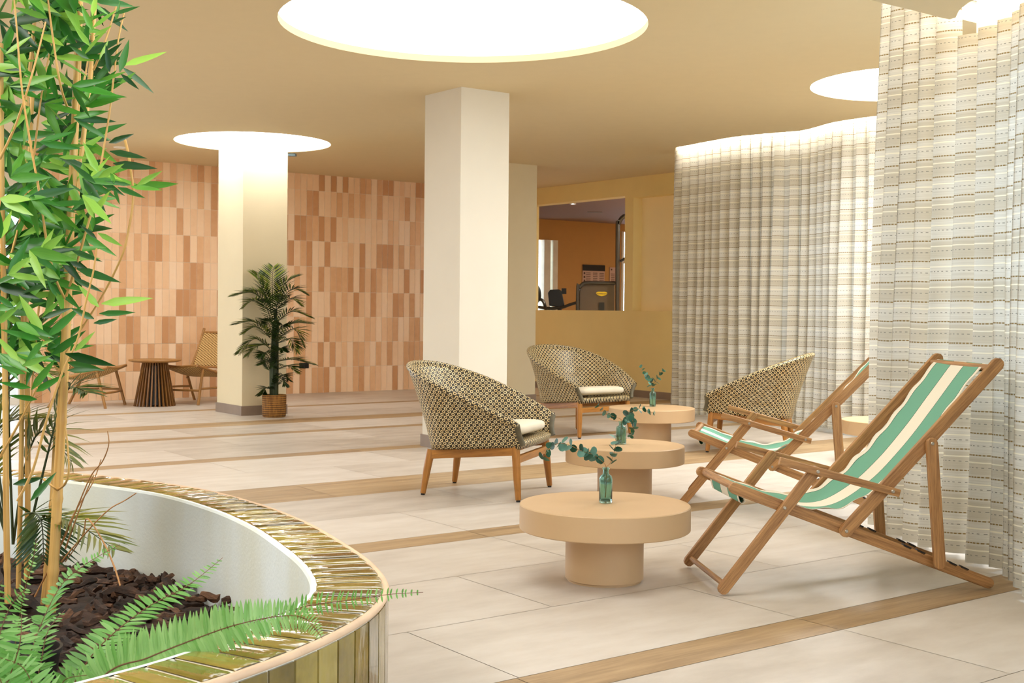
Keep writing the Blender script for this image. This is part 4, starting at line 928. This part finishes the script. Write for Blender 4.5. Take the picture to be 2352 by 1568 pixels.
# leaves that stand clear of the clump
for l in [(283, 150, 384, 118, .98), (282, 155, 355, 210, .12), (278, 170, 320, 206, .05), (275, 165, 297, 88, .3), (252, 165, 243, 100, .1), (262, 32, 322, 13, .1), (258, 52, 290, 38, .05), (266, 50, 275, 0, .5), (212, 70, 186, 8, .6), (212, 65, 268, 18, .65), (212, 36, 222, -20, .9), (216, 82, 256, 58, .75), (206, 105, 168, 55, .7), (204, 135, 158, 105, .2), (275, 192, 312, 165, .7),
          (250, 328, 308, 307, .05), (252, 347, 338, 363, .05), (260, 375, 362, 387, .05), (226, 408, 284, 376, .85), (225, 395, 190, 322, .75), (219, 420, 160, 372, .2), (305, 428, 410, 422, .55), (300, 428, 373, 435, .6), (315, 425, 371, 392, .85), (270, 430, 334, 454, .2), (262, 435, 275, 470, .2), (300, 425, 238, 415, .2), (262, 420, 254, 392, .6),
          (215, 500, 190, 452, .95), (215, 490, 252, 438, .95), (225, 535, 281, 565, .8), (222, 548, 184, 515, .1), (165, 575, 236, 600, .2), (176, 617, 279, 648, .2), (170, 640, 238, 670, .1), (227, 705, 178, 652, .9), (233, 697, 349, 681, .95), (228, 720, 312, 717, .25), (215, 742, 271, 733, .1), (216, 732, 160, 706, .15), (172, 806, 218, 760, .98), (150, 812, 265, 842, .1), (155, 832, 238, 850, .15), (155, 850, 230, 848, .1),
          (100, 768, 42, 674, .9), (108, 774, 190, 700, .5), (95, 780, 0, 756, .35), (98, 782, 52, 842, .6), (45, 830, -10, 770, .95), (50, 840, 120, 815, .6), (58, 858, -5, 838, .5), (70, 890, -5, 878, .45), (72, 895, 128, 822, .5), (78, 900, 150, 860, .4), (85, 917, 18, 908, .3), (118, 815, 198, 758, .25), (130, 680, 108, 640, .3), (30, 1112, 102, 1096, .1), (70, 1150, 130, 1082, .2)]:
    leaf(*l[:4], 4.45 + R.uniform(-.08, .1), min(.98, max(.02, l[4] + R.uniform(-.08, .08))))
def dens(py): return 1
k = 0
while k < 660:
    py = R.uniform(-40, 820); lim = 232 if py < 560 else (150 if py < 700 else 110); px = R.uniform(-30, lim)
    if py < 60 and px > 170 and R.random() < .4: continue
    if px > lim - 40 and R.random() < .35: continue
    if 60 < px and 560 < py < 800 and R.random() < .3: continue
    m = R.randint(2, 4); a0 = R.uniform(0, 2 * pi); Y = R.uniform(4.45, 5.25)
    if R.random() < .55: a0 = R.uniform(-.6, 1.2)
    for q in range(m):
        a = a0 + (q - m / 2) * R.uniform(.35, .6); ln = R.uniform(60, 115)
        leaf(px, py, px + ln * cos(a), py + ln * sin(a) * .9, Y, min(.98, max(.02, R.gauss(.3 if Y > 4.8 else .48, .28))), 1., R.uniform(-.12, .12)); k += 1
b.build('foliage', M_bleaf, bam, smooth=60)
# ---------------------------------------------------------------- feathery palm behind the bamboo
P0 = V((-2.35, 4.95, .05)); pal = thing('planter_palm', 'feathery palm behind the bamboo canes inside the planter', 'plant', tuple(P0))
R = random.Random(31)
def SP(px, py, Y): return at(px, py, Y) - P0
for P, ll, tn in (([(40, 1260, 4.95), (80, 1200, 4.95), (160, 1195, 4.9), (265, 1262, 4.8)], .2, (.4, .9)), ([(30, 1250, 4.95), (20, 900, 5.0), (40, 700, 5.0), (140, 640, 5.05)], .28, (.1, .6)), ([(20, 1250, 4.95), (-30, 1000, 5.0), (-20, 850, 5.0), (120, 860, 5.0)], .26, (.3, .8)),
                  ([(30, 1250, 4.95), (60, 1060, 5.0), (100, 990, 5.0), (165, 1060, 5.0)], .2, (.3, .8)), ([(20, 1250, 4.95), (-20, 1100, 5.0), (0, 980, 5.0), (90, 960, 5.0)], .22, (.3, .8)), ([(60, 1250, 4.95), (110, 1040, 4.9), (150, 900, 4.9), (200, 900, 4.85)], .16, (.1, .4)), ([(20, 1250, 4.95), (-40, 800, 5.0), (-40, 620, 5.0), (60, 560, 5.05)], .28, (.1, .6)),
                  ([(60, 1250, 4.9), (70, 1180, 4.9), (95, 1200, 4.85), (100, 1290, 4.8)], .16, (.0, .3))):
    palm_frond('frond', [SP(*q) for q in P], ll, pal, M_pleaf2, R, .014, 24, tn, .35, droop=.2)
# ---------------------------------------------------------------- ferns
def fern(name, P, wmax, n, parent, tone, R, flat=None, rib=True, lift=.2, pw=.175):
    C = resample(spline([V(p) for p in P], 12), .008); m = len(C); b = MB(); b.tube(C, [.0028 * (1 - .75 * i / m) for i in range(m)], 5, mi=1, a=.5)
    L = sum((C[i + 1] - C[i]).length for i in range(m - 1)); sp = L / n; 
    for k in range(2, n):
        f = k / n; i = min(m - 2, int(f * (m - 1))); p = C[i]; t = (C[i + 1] - C[max(0, i - 1)]).normalized()
        N_ = V(flat) if flat else V((0, -.45, 1)); side = t.cross(N_).normalized(); up = side.cross(t)
        w_ = wmax * min(1, .45 + 1.6 * f) * (1 - f ** 3.2) ** .8 * R.uniform(.93, 1.05) + .004
        for s in (-1, 1):
            d = side * s + t * R.uniform(.12, .3) + up * lift
            blade(b, p + side * s * .001, d, up, w_, max(.005, w_ * pw), min(.98, max(.02, R.gauss(tone, .15))), R.uniform(.05, .3), .15, 4, True)
    return b.build(name, [M_fern, M_ferns], parent, smooth=60)
F0 = V((-1.18, 2.95, .1)); fe = thing('fern', 'bright green sword fern arching over the near planter edge', 'fern', tuple(F0)); R = random.Random(9)
def SF(px, py, Y): return at(px, py, Y) - F0
B_ = (-1.18, 2.95, .12)
def fpath(l): return [V((0, 0, .02)) + V((R.uniform(-.05, .05), R.uniform(-.05, .05), 0))] + [SF(*q) for q in l]
fl_ = [([(130, 1640, 3.05), (215, 1500, 3.15), (330, 1400, 3.3), (430, 1345, 3.4), (512, 1280, 3.5)], .078, 60, .45, (-.3, -.6, .8)),
       ([(230, 1560, 3.0), (340, 1510, 2.98), (440, 1470, 2.98), (540, 1435, 3.0), (640, 1415, 3.05), (700, 1420, 3.05), (740, 1465, 3.0)], .075, 112, .8, (-.1, -1, .35)),
       ([(300, 1560, 3.1), (480, 1470, 3.2), (680, 1398, 3.3), (800, 1378, 3.3), (900, 1364, 3.3), (972, 1360, 3.3)], .052, 84, .35, (-.1, -.7, .8)),
       ([(40, 1640, 3.1), (70, 1500, 3.2), (130, 1360, 3.3), (190, 1300, 3.35), (275, 1250, 3.4)], .078, 64, .35, (-.7, -.6, .3)),
       ([(10, 1640, 3.1), (35, 1480, 3.2), (55, 1360, 3.2), (75, 1290, 3.2), (84, 1235, 3.2)], .03, 46, .98, (-.5, -1, .2)),
       ([(-20, 1640, 3.0), (-10, 1500, 3.05), (20, 1400, 3.1), (60, 1350, 3.1)], .075, 36, .5, (-.2, -1, .3)),
       ([(-10, 1650, 2.95), (20, 1560, 2.95), (45, 1480, 2.95), (50, 1410, 3.0)], .08, 34, .6, (.1, -1, .2)),
       ([(-50, 1640, 3.0), (-40, 1500, 3.05), (-20, 1400, 3.1), (5, 1330, 3.1)], .08, 36, .5, (0, -1, .3)),
       ([(60, 1660, 2.9), (20, 1600, 2.88), (-10, 1540, 2.88), (-40, 1490, 2.9)], .075, 30, .6, (.2, -1, .3)),
       ([(120, 1650, 2.9), (80, 1580, 2.9), (50, 1530, 2.9), (0, 1510, 2.9)], .07, 30, .7, (.2, -1, .4)),
       ([(60, 1650, 3.05), (90, 1540, 3.1), (110, 1450, 3.15), (150, 1400, 3.2)], .06, 36, .4, (-.5, -.8, .3)),
       ([(90, 1650, 2.95), (130, 1600, 2.95), (150, 1560, 2.95), (200, 1550, 2.95)], .06, 26, .4, (-.2, -1, .5))]
for P, wm, n_, tn, fl2 in fl_: fern('frond', fpath(P), wm, n_, fe, tn, R, fl2)
